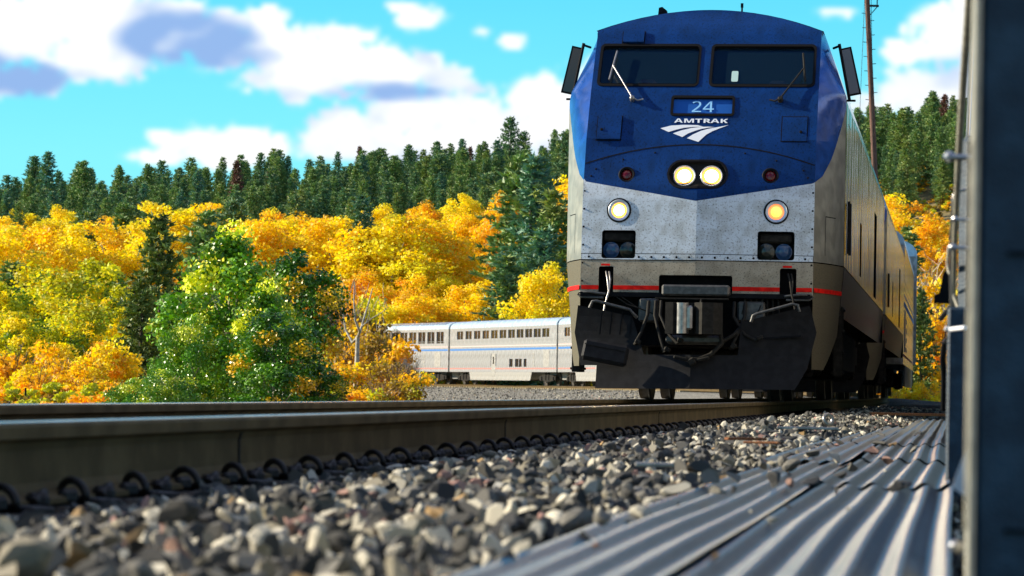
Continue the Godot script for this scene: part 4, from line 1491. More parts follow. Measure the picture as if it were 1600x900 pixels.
	var e := MB.new()
	var ends := rp.duplicate()
	ends.append(Vector2(-1.55, .98))
	ends.append(Vector2(1.55, .98))
	e.prism(ends, L - .04, L - .002)
	e.prism(ends, -L + .002, -L + .04)
	e.box(Vector3(0, 1.0, 0), Vector3(3.0, .06, long - .2))
	e.box(Vector3(0, .7, 0), Vector3(1.4, .5, long - .1))
	obj("end_wall", e, M.car_skirt, root)
	var dp := MB.new()
	for s in [-1.0, 1.0]:
		dp.box(Vector3(0, 3.0, s * (L + .1)), Vector3(1.5, 2.6, .3))
	obj("gangway", dp, M.rubber, root)
	make_truck(root, L - 2.95, 2.6, 1.12)
	make_truck(root, -L + 2.95, 2.6, 1.12)
	return root

func trains() -> void:
	var a := make_loco()
	var b: Node3D = a.duplicate()
	b.name = numbered("diesel_locomotive")
	add_child(b)
	tag(b, "second locomotive, only its streaked steel side showing behind the first", "locomotive", "locomotives of the train")
	for part in b.find_children("mirror*", "MeshInstance3D", false, false) + b.find_children("roof_antenna*", "MeshInstance3D", false, false):
		b.remove_child(part)
		part.free()
	a.transform = frame(35.34)
	b.transform = frame(56.9)
	# light thrown by the lit lamps
	for q in [[-.158, 2.487, 2.0, Color(1, .93, .78)], [.146, 2.487, 2.0, Color(1, .93, .78)], [-.866, 2.083, 1.2, Color(1, .85, .55)], [.866, 2.083, .8, Color(1, .65, .3)]]:
		var l := SpotLight3D.new()
		l.name = "headlight_beam"
		l.light_color = q[3]
		l.light_energy = q[2]
		l.spot_range = 60.0
		l.spot_attenuation = 2.0
		l.spot_angle = 12.0
		l.light_size = .08
		l.shadow_enabled = true
		add_child(l, true)
		l.transform = a.transform * Transform3D(Basis(Vector3.UP, PI), skin(q[0], q[1]) + Vector3(0, 0, .06))
	var bag := make_car("baggage", "windowless baggage car coupled behind the two locomotives, almost hidden", 21.2)
	bag.transform = frame(88.9) * Transform3D(Basis.from_scale(Vector3(1, .86, 1)), Vector3.ZERO)
	var first := make_car("sleeper", "silver double-deck passenger car partly hidden behind the locomotive nose", 25.5)
	var labels := {112.95: "silver double-deck car hidden behind the locomotives, nearest the baggage car", 138.85: "silver double-deck car hidden behind the locomotives, second after the baggage car", 164.75: "silver double-deck car hidden behind the locomotives, third after the baggage car", 190.65: "silver double-deck car hidden behind the locomotives, fourth after the baggage car", 242.45: "silver double-deck car with eleven upper windows, seen whole left of the locomotive"}
	first.transform = frame(216.55)
	for s in labels:
		var c: Node3D = first.duplicate()
		c.name = numbered("passenger_car")
		add_child(c)
		c.transform = frame(s)
		tag(c, labels[s], "passenger car", "double-deck cars of the train")
	# the train that stands on the next track, right of the camera's line of sight
	var side_labels := ["standing silver car on the right-hand track, nearest behind the steel barrier", "standing silver car on the right-hand track, middle of three", "standing silver car on the right-hand track, farthest of three"]
	for i in 3:
		var c: Node3D = first.duplicate()
		c.name = numbered("passenger_car")
		add_child(c)
		c.transform = frame(31.5 + i * 26.1, 4.50)
		tag(c, side_labels[i], "passenger car", "cars standing on the right-hand track")
	var lo := make_car("lounge", "lounge car with tall windows and roof glazing, half behind yellow bushes", 25.5)
	lo.transform = frame(268.35)

# ------------------------------------------------------------------ what stands beside the track on the right
func trackside() -> void:
	var c := thing("steel_cabinet", "tall dark navy steel cabinet close to the camera, with a pale corner edge", "cabinet")
	var f := frame(3.9)
	var b := MB.new()
	b.at = f
	b.box(Vector3(3.513, .75, -.6), Vector3(1.29, 2.3, 1.2), Basis.IDENTITY, .006)
	obj("body", b, M.navy_steel, c)
	b = MB.new()
	b.at = f
	b.prism(PackedVector2Array([Vector2(2.8625, .004), Vector2(2.869, .005), Vector2(2.869, .0), Vector2(2.8665, -.004), Vector2(2.8665, -1.18), Vector2(2.8625, -1.18)]), -.4, 1.9, Transform3D(Basis(Vector3.RIGHT, Vector3(0, 0, 1), Vector3(0, 1, 0)), Vector3(0, 0, .002)))
	obj("corner_angle", b, M.beige_paint, c)
	b = MB.new()
	b.at = f
	for y in [-.05, .25]:
		b.box(Vector3(3.5, y, .003), Vector3(1.2, .004, .004))
	obj("door_seam", b, M.rubber, c)
	b = MB.new()
	b.at = f
	b.box(Vector3(2.8605, .165, -.25), Vector3(.003, .45, .03), Basis.IDENTITY, .002)
	obj("hinge_bar", b, M.beige_paint, c)
	b = MB.new()
	b.prism(PackedVector2Array([Vector2(.02, .055), Vector2(.025, -.045), Vector2(.0, -.05), Vector2(-.022, -.035), Vector2(.008, .05)]), -.004, .004, Transform3D(f.basis, at(1509, 728, 5.2)))
	tag(obj("white_flap", b, M.white_paint), "small white triangular flap hanging beside the dark cabinet edge", "flap")
	var wall := thing("steel_barrier", "dark steel plate barrier beyond the cabinet, with pipes, bolts and a handrail", "barrier")
	b = MB.new()
	b.at = frame(9.6)
	b.box(Vector3(3.05, .02, -3.6), Vector3(.46, .66, 7.2), Basis.IDENTITY, .008)
	b.box(Vector3(3.1, .5, -3.4), Vector3(.5, .7, 6.6), Basis.IDENTITY, .02)
	obj("plate", b, M.navy_steel, wall)
	b = MB.new()
	b.tube([at(1487, 700, 9.5), at(1489, 480, 9.4), at(1491, 400, 9.2), at(1494, 330, 8.6), at(1498, 250, 8.0), at(1506, 120, 7.2), at(1519, -60, 6.4)], .006, 10, .010)
	obj("handrail", b, M.beige_paint, wall)
	b = MB.new()
	b.tube([at(1510, 296, 8.8), at(1500, 298, 8.8), at(1490, 305, 8.8), at(1487, 330, 8.8), at(1485.5, 370, 9.0), at(1485, 430, 9.2), at(1486, 480, 9.3), at(1484, 560, 9.4)], .004, 8)
	obj("cable", b, M.bright_iron, wall)
	b = MB.new()
	b.tube([at(1490, 460, 9.3), at(1497, 480, 9.3), at(1506, 500, 9.2), at(1512, 540, 9.2)], .006, 8)
	b.tube([at(1482, 385, 10), at(1480, 410, 10), at(1482, 425, 10), at(1486, 430, 9.9)], .004, 8)
	obj("hose_loop", b, M.beige_paint, wall)
	b = MB.new()
	b.tube([at(1477, 513, 9.0), at(1484, 515, 9.0), at(1508, 512, 8.9)], .0065, 10)
	obj("white_bar", b, M.white_paint, wall)
	b = MB.new()
	b.prism(PackedVector2Array([Vector2(-.035, -.06), Vector2(.04, -.06), Vector2(.04, .09), Vector2(.0, .06), Vector2(-.015, -.02), Vector2(-.035, -.03)]), -.03, .03, Transform3D(frame(13).basis, at(1474, 450, 12.5)))
	b.tube([at(1474, 640, 13.5), at(1475, 590, 13.4), at(1473, 560, 13.3), at(1476, 535, 13.2), at(1482, 530, 13)], .012, 8)
	b.tube([at(1470, 498, 13), at(1478, 488, 12.8), at(1484, 482, 12.6)], .010, 8)
	obj("lamp_bracket", b, M.black_iron, wall)
	for q in [[1485, 245, 6.8, .013], [1490, 387, 7.2, .009], [1494, 343, 7.5, .008], [1495, 855, 4.6, .010]]:
		b = MB.new()
		var o := at(q[0], q[1], q[2])
		b.lathe(o - Vector3(0, 0, .01), Vector3(-.4, .2, 1), [Vector2(q[3], 0), Vector2(q[3], .006), Vector2(q[3] * .7, .012), Vector2(0, .015)], 14)
		b.tube([o, o + Vector3(.12, 0, -.03)], q[3] * .5, 8)
		obj("bolt", b, M.chrome, wall)
	# radio pole behind the train
	var p0 := at(1366, 250, 158.0)
	var p1 := at(1355, 0, 158.0)
	var d := p1 - p0
	var base := p0 - d * ((p0.y - ground(p0.x, -p0.z) + .5) / d.y)
	var tip := p1 + d * .35
	var pole := thing("utility_pole", "tall brown wooden pole with step pegs behind the train roof", "pole", Transform3D(Basis.IDENTITY, base))
	b = MB.new()
	b.tube([Vector3.ZERO, tip - base], .17, 14, .12)
	obj("mast", b, M.pole_wood, pole)
	b = MB.new()
	for k in 34:
		var q := (p0 - d * .3 + d * (k * .045)) - base
		b.tube([q, q + Vector3((-1.0 if k % 2 else 1.0) * .30, .02, 0)], .018, 5)
	obj("step_peg", b, M.clip_iron, pole)
	b = MB.new()
	var w := at(1356, 9, 158) - base
	b.box(w + Vector3(.28, 0, 0), Vector3(.52, .10, .10))
	b.tube([w + Vector3(.46, .05, 0), w + Vector3(.46, 1.3, 0)], .03, 6)
	b.tube([w + Vector3(.04, -.55, 0), w + Vector3(.46, -.05, 0)], .025, 6)
	obj("bracket", b, M.clip_iron, pole)
	b = MB.new()
	for k in [-1.0, 1.0]:
		b.tube([w + Vector3(k * .16, .4, 0), w + Vector3(k * .30, -4.5, 0), w + Vector3(k * .42, -9.5, 0)], .012, 4)
	obj("cable", b, M.clip_iron, pole)
	b = MB.new()
	var fp := at(40, 606, 82.0)
	var gy := ground(fp.x, -fp.z)
	b.box(Vector3(fp.x, (fp.y + gy) * .5 - .1, fp.z), Vector3(.05, fp.y - gy + .2, .05), Basis.IDENTITY, .006)
	tag(obj("fence_post", b, M.grimy_iron), "thin dark post standing in front of the orange bushes at far left", "post")

func on_plane(px: float, py: float, h: float) -> Vector3:
	var d := look * Vector3((px - 800.0) / F, -(py - 450.0) / F, -1.0)
	return EYE + d * ((h - EYE.y) / d.y)

func small_things() -> void:
	var n := 0
	for q in [[1404, 757, 36, "dark"], [1306, 768, 17, "dark"], [1213, 752, 34, "dark"], [1233, 757, 16, "pink"], [1263, 752, 24, "dark"], [1119, 768, 30, "grey"], [1146, 768, 16, "dark"], [1208, 813, 18, "pale"], [1119, 868, 20, "tan"], [1328, 797, 9, "pale"],
		[1304, 713, 30, "pale"], [1358, 705, 22, "pink"], [1389, 718, 22, "pink"], [1331, 730, 28, "grey"], [1313, 744, 24, "dark"], [1373, 692, 20, "grey"], [1374, 679, 15, "grey"], [1436, 678, 14, "dark"], [1429, 702, 18, "grey"], [1393, 695, 16, "tan"], [1383, 737, 9, "pale"],
		[934, 855, 16, "pink"], [1240, 729, 26, "grey"], [1226, 720, 22, "grey"], [1148, 746, 24, "grey"], [1085, 735, 40, "dark"], [1110, 748, 34, "grey"], [1190, 726, 26, "grey"], [1264, 708, 24, "grey"], [1172, 800, 8, "pale"], [1230, 792, 12, "dark"], [950, 812, 40, "grey"], [1020, 780, 30, "pale"]]:
		var p := on_plane(q[0], q[1] + q[2] * .3, -.148)
		var r: float = q[2] / 5000.0 * -p.z * .72
		var o := put("loose_stone", stone_mesh(300 + n), M["stone_" + q[3]])
		o.transform = Transform3D(Basis.from_euler(Vector3(.2, n * 1.7, .1)).scaled(Vector3.ONE * r), p + Vector3(0, r * .45, 0))
		var nm = {"dark": "nearly black", "pink": "reddish", "grey": "grey", "pale": "pale", "tan": "tan"}[q[3]]
		var size := "large" if q[2] >= 30 else "small" if q[2] < 17 else "medium"
		var where := ("near the dark cabinet" if q[0] > 1350 else "half way across" if q[0] > 1200 else "by the gravel edge") + (", far end" if q[1] < 700 else ", near the joint" if q[1] < 760 else ", nearest part")
		tag(o, "%s %s loose stone on the corrugated metal %s" % [size, nm, where], "stone", "loose stones on the metal sheets: %s %s %s" % [size, nm, where])
		n += 1
	var b := MB.new()
	var rp := on_plane(1294, 672, -.13)
	var ring := []
	for i in 17:
		ring.append(Vector3(cos(TAU * i / 16.0) * .032, sin(TAU * i / 16.0) * .032, 0))
	b.at = Transform3D(Basis(Vector3.UP, .5) * Basis(Vector3.RIGHT, -.25), rp + Vector3(0, .065, 0))
	b.tube(ring, .013, 8)
	tag(obj("iron_ring", b, M.bright_iron), "thick grey iron ring standing among the gravel at the sheet edge", "ring")
	for q in [[1022, 752, .105, .012, .05, -.05, "flat pale metal bar lying on the gravel beside the sheets", "metal_bar", "bright_iron"], [1262, 681, .36, .016, .06, -.1, "long thin metal bar lying across the far gravel", "metal_bar", "bright_iron"],
		[1165, 702, .20, .012, .035, .5, "rusty brown wood splinter lying across the gravel", "wood_splinter", "rust_wood"], [1190, 709, .15, .010, .03, -.4, "shorter rusty wood splinter below the longer one", "wood_splinter", "rust_wood"], [1418, 654, .8, .03, .2, .0, "orange brown plank at the far end of the metal sheets", "wood_splinter", "rust_wood"]]:
		b = MB.new()
		var p := on_plane(q[0], q[1], -.15)
		b.box(p + Vector3(0, .045, 0), Vector3(q[2], q[3], q[4]), Basis(Vector3.UP, q[5]), .003)
		tag(obj(q[7], b, M[q[8]]), q[6], "metal bar" if q[7] == "metal_bar" else "wood")

# ------------------------------------------------------------------ trees: crowns of many small leaves or needle tufts
func tinted(c: Color, rg: RandomNumberGenerator, v := .25) -> Color:
	var k := 1.0 + rg.randf_range(-v, v)
	return Color(c.r * k * (1.0 + rg.randf_range(-.08, .08)), c.g * k, c.b * k)

func pine_crown(seed_: int, H: float, R: float, col: Color, alt: Color, bare: float, pw: float) -> ArrayMesh:
	var rg := RandomNumberGenerator.new()
	rg.seed = seed_
	var b := MB.new()
	var y := H * bare
	while y < H:
		var t := (y - H * bare) / (H * (1.0 - bare))
		var r := R * pow(1.0 - t, pw) * (.55 + .45 * minf(1.0, t * 5.0)) + .12
		var nb := 5 + (rg.randi() % 3)
		var a0 := rg.randf() * TAU
		for k in nb:
			var a := a0 + TAU * k / nb + rg.randf_range(-.3, .3)
			var len := r * rg.randf_range(.65, 1.15)
			var rise := rg.randf_range(-.25, .22) + .5 * t
			var dir := Vector3(cos(a), rise, sin(a)).normalized()
			var col_b := tinted(alt if rg.randf() < .22 else col, rg, .3)
			var m := 2 + int(len / .36)
			for e in m:
				var f := .18 + .82 * (e + rg.randf() * .6) / m
				var c := Vector3(0, y, 0) + dir * len * f + Vector3(rg.randfn(), rg.randfn(), rg.randfn()) * .09
				b.tint = tinted(col_b, rg, .2)
				for w in 6:
					var d := (dir * .7 + Vector3(rg.randfn(), rg.randfn() * .6 + .25, rg.randfn()) * .75).normalized() * rg.randf_range(.24, .46)
					var s := d.cross(Vector3(rg.randfn(), rg.randfn(), rg.randfn())).normalized() * rg.randf_range(.05, .10)
					b.leaf(c - s, c + d, c + s)
		y += rg.randf_range(.22, .36)
	return b.mesh()

func leafy_crown(seed_: int, H: float, R: float, low: float, cols: Array, size: float, blobs: int, per: int, tall := 1.0) -> ArrayMesh:
	var rg := RandomNumberGenerator.new()
	rg.seed = seed_
	var b := MB.new()
	var cy := H * (low + 1.0) * .5
	var hy := H * (1.0 - low) * .5
	for k in blobs:
		var v := Vector3(rg.randfn(), rg.randfn(), rg.randfn()).normalized() * pow(rg.randf(), .38)
		var taper := 1.0 - .35 * maxf(v.y, 0.0) * tall
		var c := Vector3(v.x * R * taper, cy + v.y * hy * .9, v.z * R * taper)
		var br := R * rg.randf_range(.20, .38)
		var base: Color = tinted(cols[rg.randi() % cols.size()], rg, .22)
		for e in per:
			var n := Vector3(rg.randfn(), rg.randfn(), rg.randfn()).normalized()
			var p := c + n * br * pow(rg.randf(), .45) * Vector3(1, .8, 1)
			if p.y < .05:
				continue
			b.tint = tinted(base, rg, .18)
			var nn := (n * .5 + Vector3(rg.randfn(), rg.randfn() + .3, rg.randfn()) * .6).normalized()
			var x := nn.cross(Vector3(rg.randfn(), rg.randfn(), rg.randfn())).normalized() * size * rg.randf_range(.7, 1.25)
			var y := nn.cross(x).normalized() * x.length() * .8
			b.leaf(p - x, p + y, p + x)
			b.leaf(p - x, p + x, p - y)
	return b.mesh()

func twig_crown(seed_: int, H: float, R: float, col: Color, count: int) -> ArrayMesh:
	var rg := RandomNumberGenerator.new()
	rg.seed = seed_
	var b := MB.new()
	for k in count:
		var a := rg.randf() * TAU
		var r0 := R * .25 * rg.randf()
		var p := Vector3(cos(a) * r0, rg.randf() * H * .6, sin(a) * r0)
		var d := Vector3(cos(a) * rg.randf_range(.1, .8), 1.0, sin(a) * rg.randf_range(.1, .8)).normalized() * H * rg.randf_range(.25, .5)
		var s := d.cross(Vector3(rg.randfn(), 0, rg.randfn())).normalized() * .02
		b.tint = tinted(col, rg, .3)
		b.leaf(p - s, p + d, p + s)
		for e in 3:
			var q := p + d * rg.randf_range(.4, .9)
			var dd := (d.normalized() + Vector3(rg.randfn(), rg.randfn() * .3, rg.randfn()) * .7).normalized() * H * .14
			b.leaf(q - s * .7, q + dd, q + s * .7)
	return b.mesh()

func stem_mesh(seed_: int, H: float, r: float, forks: int) -> ArrayMesh:
	var rg := RandomNumberGenerator.new()
	rg.seed = seed_
	var b := MB.new()
	var pts := []
	for i in 6:
		pts.append(Vector3(rg.randfn() * .03 * i, H * i / 5.0 - .3, rg.randfn() * .03 * i))
	b.tube(pts, r, 7, r * .25)
	for k in forks:
		var y := H * rg.randf_range(.3, .8)
		var a := rg.randf() * TAU
		b.tube([Vector3(0, y, 0), Vector3(cos(a) * H * .06, y + H * .07, sin(a) * H * .06), Vector3(cos(a) * H * .15, y + H * .2, sin(a) * H * .15)], r * .45, 5, r * .1)
	return b.mesh()

var kinds := {}
func kind(nm: String, crown: ArrayMesh, cm: Material, stem: ArrayMesh, sm: Material, H: float) -> void:
	if not kinds.has(nm):
		kinds[nm] = []
	kinds[nm].append([crown, cm, stem, sm, H])

func plant(nm: String, called: String, where: Vector3, height: float, turn: float, which: int, label: String, category: String, group := "", wide := 1.0) -> void:
	var k = kinds[nm][which % kinds[nm].size()]
	var sc: float = height / k[4]
	var t := thing(called, label, category, Transform3D((Basis(Vector3(cos(turn * 3.0), 0, sin(turn * 3.0)), .05 * sin(turn * 7.0)) * Basis(Vector3.UP, turn)).scaled(Vector3(sc * wide, sc, sc * wide)), where), group)
	put("crown", k[0], k[1], t)
	if k[2]:
		put("trunk", k[2], k[3], t)

# what a tree on the hill stands above or behind, in words one can find
func zone(px: float, back: float) -> String:
	var w := "at the far left edge" if px < 60 else "above the yellow green aspens" if px < 200 else "above the near olive pine" if px < 300 else "above the pointed green tree" if px < 410 else "above the orange patched tree" if px < 520 else "above the bare pale tree" if px < 600 else "above the lounge car" if px < 695 else "above the eleven-window car" if px < 780 else "left of the locomotive cab" if px < 900 else "behind the locomotive" if px < 1340 else "right of the wooden pole" if px < 1420 else "nearest the dark cabinet"
	return w + (", front row" if back < .34 else ", middle rows" if back < .67 else ", rear row")

func build_word(h: float, lo: float, hi: float, wide: float) -> String:
	return ("tall " if h > lerpf(lo, hi, .66) else "short " if h < lerpf(lo, hi, .33) else "") + ("broad " if wide > 1.15 else "slim " if wide < .97 else "")

func forest() -> void:
	var dark := Color(.13, .245, .115)
	var mid := Color(.17, .28, .085)
	var teal := Color(.115, .25, .16)
	var olive := Color(.24, .31, .075)
	for i in 4:
		kind("pine", pine_crown(10 + i, 10.0, 1.75 + .17 * i, [dark, teal, mid, dark][i], olive, .05, [.42, .55, .48, .38][i]), M.needles, stem_mesh(40 + i, 9.6, .15, 0), M.bark_dark, 10.0)
	kind("bright_pine", pine_crown(16, 10.0, 1.95, mid, olive, .06, .45), M.needles, stem_mesh(44, 9.6, .15, 0), M.bark_dark, 10.0)
	kind("bright_pine", pine_crown(17, 10.0, 1.85, olive, mid, .06, .55), M.needles, stem_mesh(45, 9.6, .15, 0), M.bark_dark, 10.0)
	kind("brown_pine", pine_crown(18, 10.0, 1.75, Color(.20, .08, .06), Color(.15, .10, .05), .15, .6), M.needles, stem_mesh(46, 9.6, .15, 0), M.bark_dark, 10.0)
	kind("broad_pine", pine_crown(19, 10.0, 3.0, dark, mid, .08, .5), M.needles, stem_mesh(47, 9.4, .2, 0), M.bark_dark, 10.0)
	kind("near_pine", pine_crown(20, 8.0, 2.5, Color(.12, .17, .03), olive, .03, .75), M.needles, stem_mesh(48, 7.8, .16, 0), M.bark_dark, 8.0)
	var gold := Color(.95, .75, .018)
	var amber := Color(.95, .65, .016)
	var lemon := Color(.92, .85, .04)
	var orange := Color(.93, .53, .014)
	var lime := Color(.52, .56, .025)
	var green := Color(.17, .30, .02)
	for i in 4:
		kind("aspen", leafy_crown(60 + i, 8.0, 2.2 + .15 * i, .22, [[gold, gold, lemon], [gold, amber, gold], [lemon, gold, gold], [gold, amber, amber]][i], .088, 66, 150), M.gold_leaves, stem_mesh(80 + i, 6.6, .09, 5), M.bark_pale, 8.0)
	for i in 2:
		kind("orange_aspen", leafy_crown(66 + i, 8.0, 2.3, .2, [amber, orange, gold], .088, 62, 140), M.gold_leaves, stem_mesh(86 + i, 6.6, .09, 5), M.bark_pale, 8.0)
	for i in 3:
		kind("lime_aspen", leafy_crown(70 + i, 6.0, 1.9, .1, [lime, lime, gold, green, lemon], .075, 70, 150), M.gold_leaves, stem_mesh(90 + i, 5.2, .07, 5), M.bark_pale, 6.0)
	for i in 3:
		kind("gold_bush", leafy_crown(100 + i, 3.0, 1.5, .0, [gold, amber, orange, gold], .075, 44, 130, .3), M.gold_leaves, twig_crown(110 + i, 2.8, 1.3, Color(.2, .14, .08), 80), M.twigs, 3.0)
	for i in 2:
		kind("rust_bush", leafy_crown(104 + i, 3.0, 1.5, .0, [amber, Color(.3, .2, .03), orange, lime], .06, 40, 100, .3), M.gold_leaves, twig_crown(114 + i, 2.9, 1.4, Color(.22, .15, .10), 160), M.twigs, 3.0)
	kind("grey_bush", twig_crown(120, 4.0, 1.6, Color(.42, .34, .22), 420), M.twigs, null, null, 4.0)
	var g1 := Color(.115, .27, .014)
	var g2 := Color(.20, .38, .024)
	var g3 := Color(.045, .15, .012)
	kind("pointed_tree", leafy_crown(130, 4.9, 1.45, .02, [g1, g2, g1, g2, lime, lemon], .046, 96, 200, 2.5), M.green_leaves, stem_mesh(140, 4.3, .06, 7), M.bark_grey, 4.9)
	kind("patched_tree", leafy_crown(131, 4.9, 1.25, .02, [g3, g1, g3, g1, g3, orange], .046, 74, 180, .9), M.green_leaves, stem_mesh(141, 4.3, .06, 7), M.bark_grey, 4.9)
	kind("low_tree", leafy_crown(132, 4.9, 1.5, .0, [g1, g2, g1, lime], .046, 70, 180, 1.4), M.green_leaves, stem_mesh(142, 4.3, .06, 7), M.bark_grey, 4.9)

	var rg := RandomNumberGenerator.new()
	rg.seed = 99
	# the dark pines along the top of the hill
	var n := 0
	var z := 368.0
	while z < 474.0:
		var x := -.178 * z
		while x < .172 * z:
			var xx := x + rg.randf_range(-2.4, 2.4)
			var zz := z + rg.randf_range(-4.0, 4.0)
			var px := 800.0 + xx / zz * F
			var lowest := 366.0 if px < 700 else 330.0
			if zz > lowest and not (px > 895 and px < 1330 and zz < 440):
				var h := rg.randf_range(6.0, 9.2)
				var kd := "pine"
				var lb := "dark green pine on the upper hillside forest"
				var gp := "dark pines on the hill"
				if rg.randf() < (.09 if px < 500 else .14) and zz > 420:
					kd = "brown_pine"
					lb = "reddish brown dying pine among the dark pines on the ridge"
					gp = "brown pines on the ridge"
				elif rg.randf() < (.16 if px < 600 else .36 if px < 1300 else .75):
					kd = "bright_pine"
					lb = "brighter olive green pine on the upper hillside"
					gp = "olive pines on the hill"
				var wd := rg.randf_range(.8, 1.25)
				if rg.randf() < .08:
					h *= 1.22
				lb = build_word(h, 6.0, 9.2, wd) + {"pine": "dark green pine ", "brown_pine": "reddish brown pine ", "bright_pine": "olive green pine "}[kd] + zone(px, (zz - 366.0) / 110.0)
				plant(kd, "pine_tree", Vector3(xx, ground(xx, zz) - .2, -zz), h, rg.randf() * TAU, n, lb, "pine tree", gp, wd)
				n += 1
			x += 4.9
		z += 9.5
	# the far rows that close the forest behind them
	for v in 3:
		var fm := MultiMesh.new()
		fm.transform_format = MultiMesh.TRANSFORM_3D
		fm.mesh = kinds["pine"][[0, 2, 3][v]][0] if v < 2 else kinds["bright_pine"][0][0]
		var fb := PackedFloat32Array()
		var fc := 0
		while fc < 240:
			var zz := rg.randf_range(385, 500)
			var xx := zz * rg.randf_range(-.185, .175)
			var px := 800.0 + xx / zz * F
			if px > 900 and px < 1325:
				continue
			var sc := rg.randf_range(.55, .84)
			var bs := Basis(Vector3.UP, rg.randf() * TAU).scaled(Vector3(sc, sc, sc))
			fb.append_array(PackedFloat32Array([bs.x.x, bs.y.x, bs.z.x, xx, bs.x.y, bs.y.y, bs.z.y, ground(xx, zz) - .2 - maxf(0.0, zz - 455.0) * .02, bs.x.z, bs.y.z, bs.z.z, -zz]))
			fc += 1
		fm.instance_count = fc
		fm.buffer = fb
		var fo := MultiMeshInstance3D.new()
		fo.name = numbered("pine_forest")
		fo.multimesh = fm
		fo.material_override = M.needles
		add_child(fo)
		tag(fo, ["mass of dark pines filling the hilltop forest", "mass of teal pines filling the hilltop forest", "mass of olive pines filling the hilltop forest"][v], "forest", "", "stuff")
	# golden aspens below them
	z = 266.0
	while z < 380.0:
		var x := -.175 * z
		while x < .145 * z:
			var xx := x + rg.randf_range(-2.6, 2.6)
			var zz := z + rg.randf_range(-4.0, 4.0)
			var px := 800.0 + xx / zz * F
			var top := 384.0 if px < 130 else 372.0
			if px < 900 and zz < top and not (px > 762 and px < 880 and rg.randf() < .8):
				var h := rg.randf_range(6.2, 9.0)
				var o := rg.randf() < .25
				var wd := rg.randf_range(1.05, 1.45)
				var pine := rg.randf() < .06
				if pine:
					plant("pine", "pine_tree", Vector3(xx, ground(xx, zz) - .2, -zz), h * 1.1, rg.randf() * TAU, n, "single dark pine among the golden aspens, " + zone(px, (zz - 266.0) / 115.0), "pine tree", "pines among the aspens", 1.3)
				else:
					plant("orange_aspen" if o else "aspen", "aspen_tree", Vector3(xx, ground(xx, zz) - .2, -zz), h, rg.randf() * TAU, n, build_word(h, 6.2, 9.0, wd - .2) + ("orange gold aspen " if o else "golden aspen ") + zone(px, (zz - 266.0) / 115.0), "aspen tree", "orange gold aspens on the hill" if o else "golden aspens on the hill", wd)
				n += 1
			x += 5.0
		z += 8.5
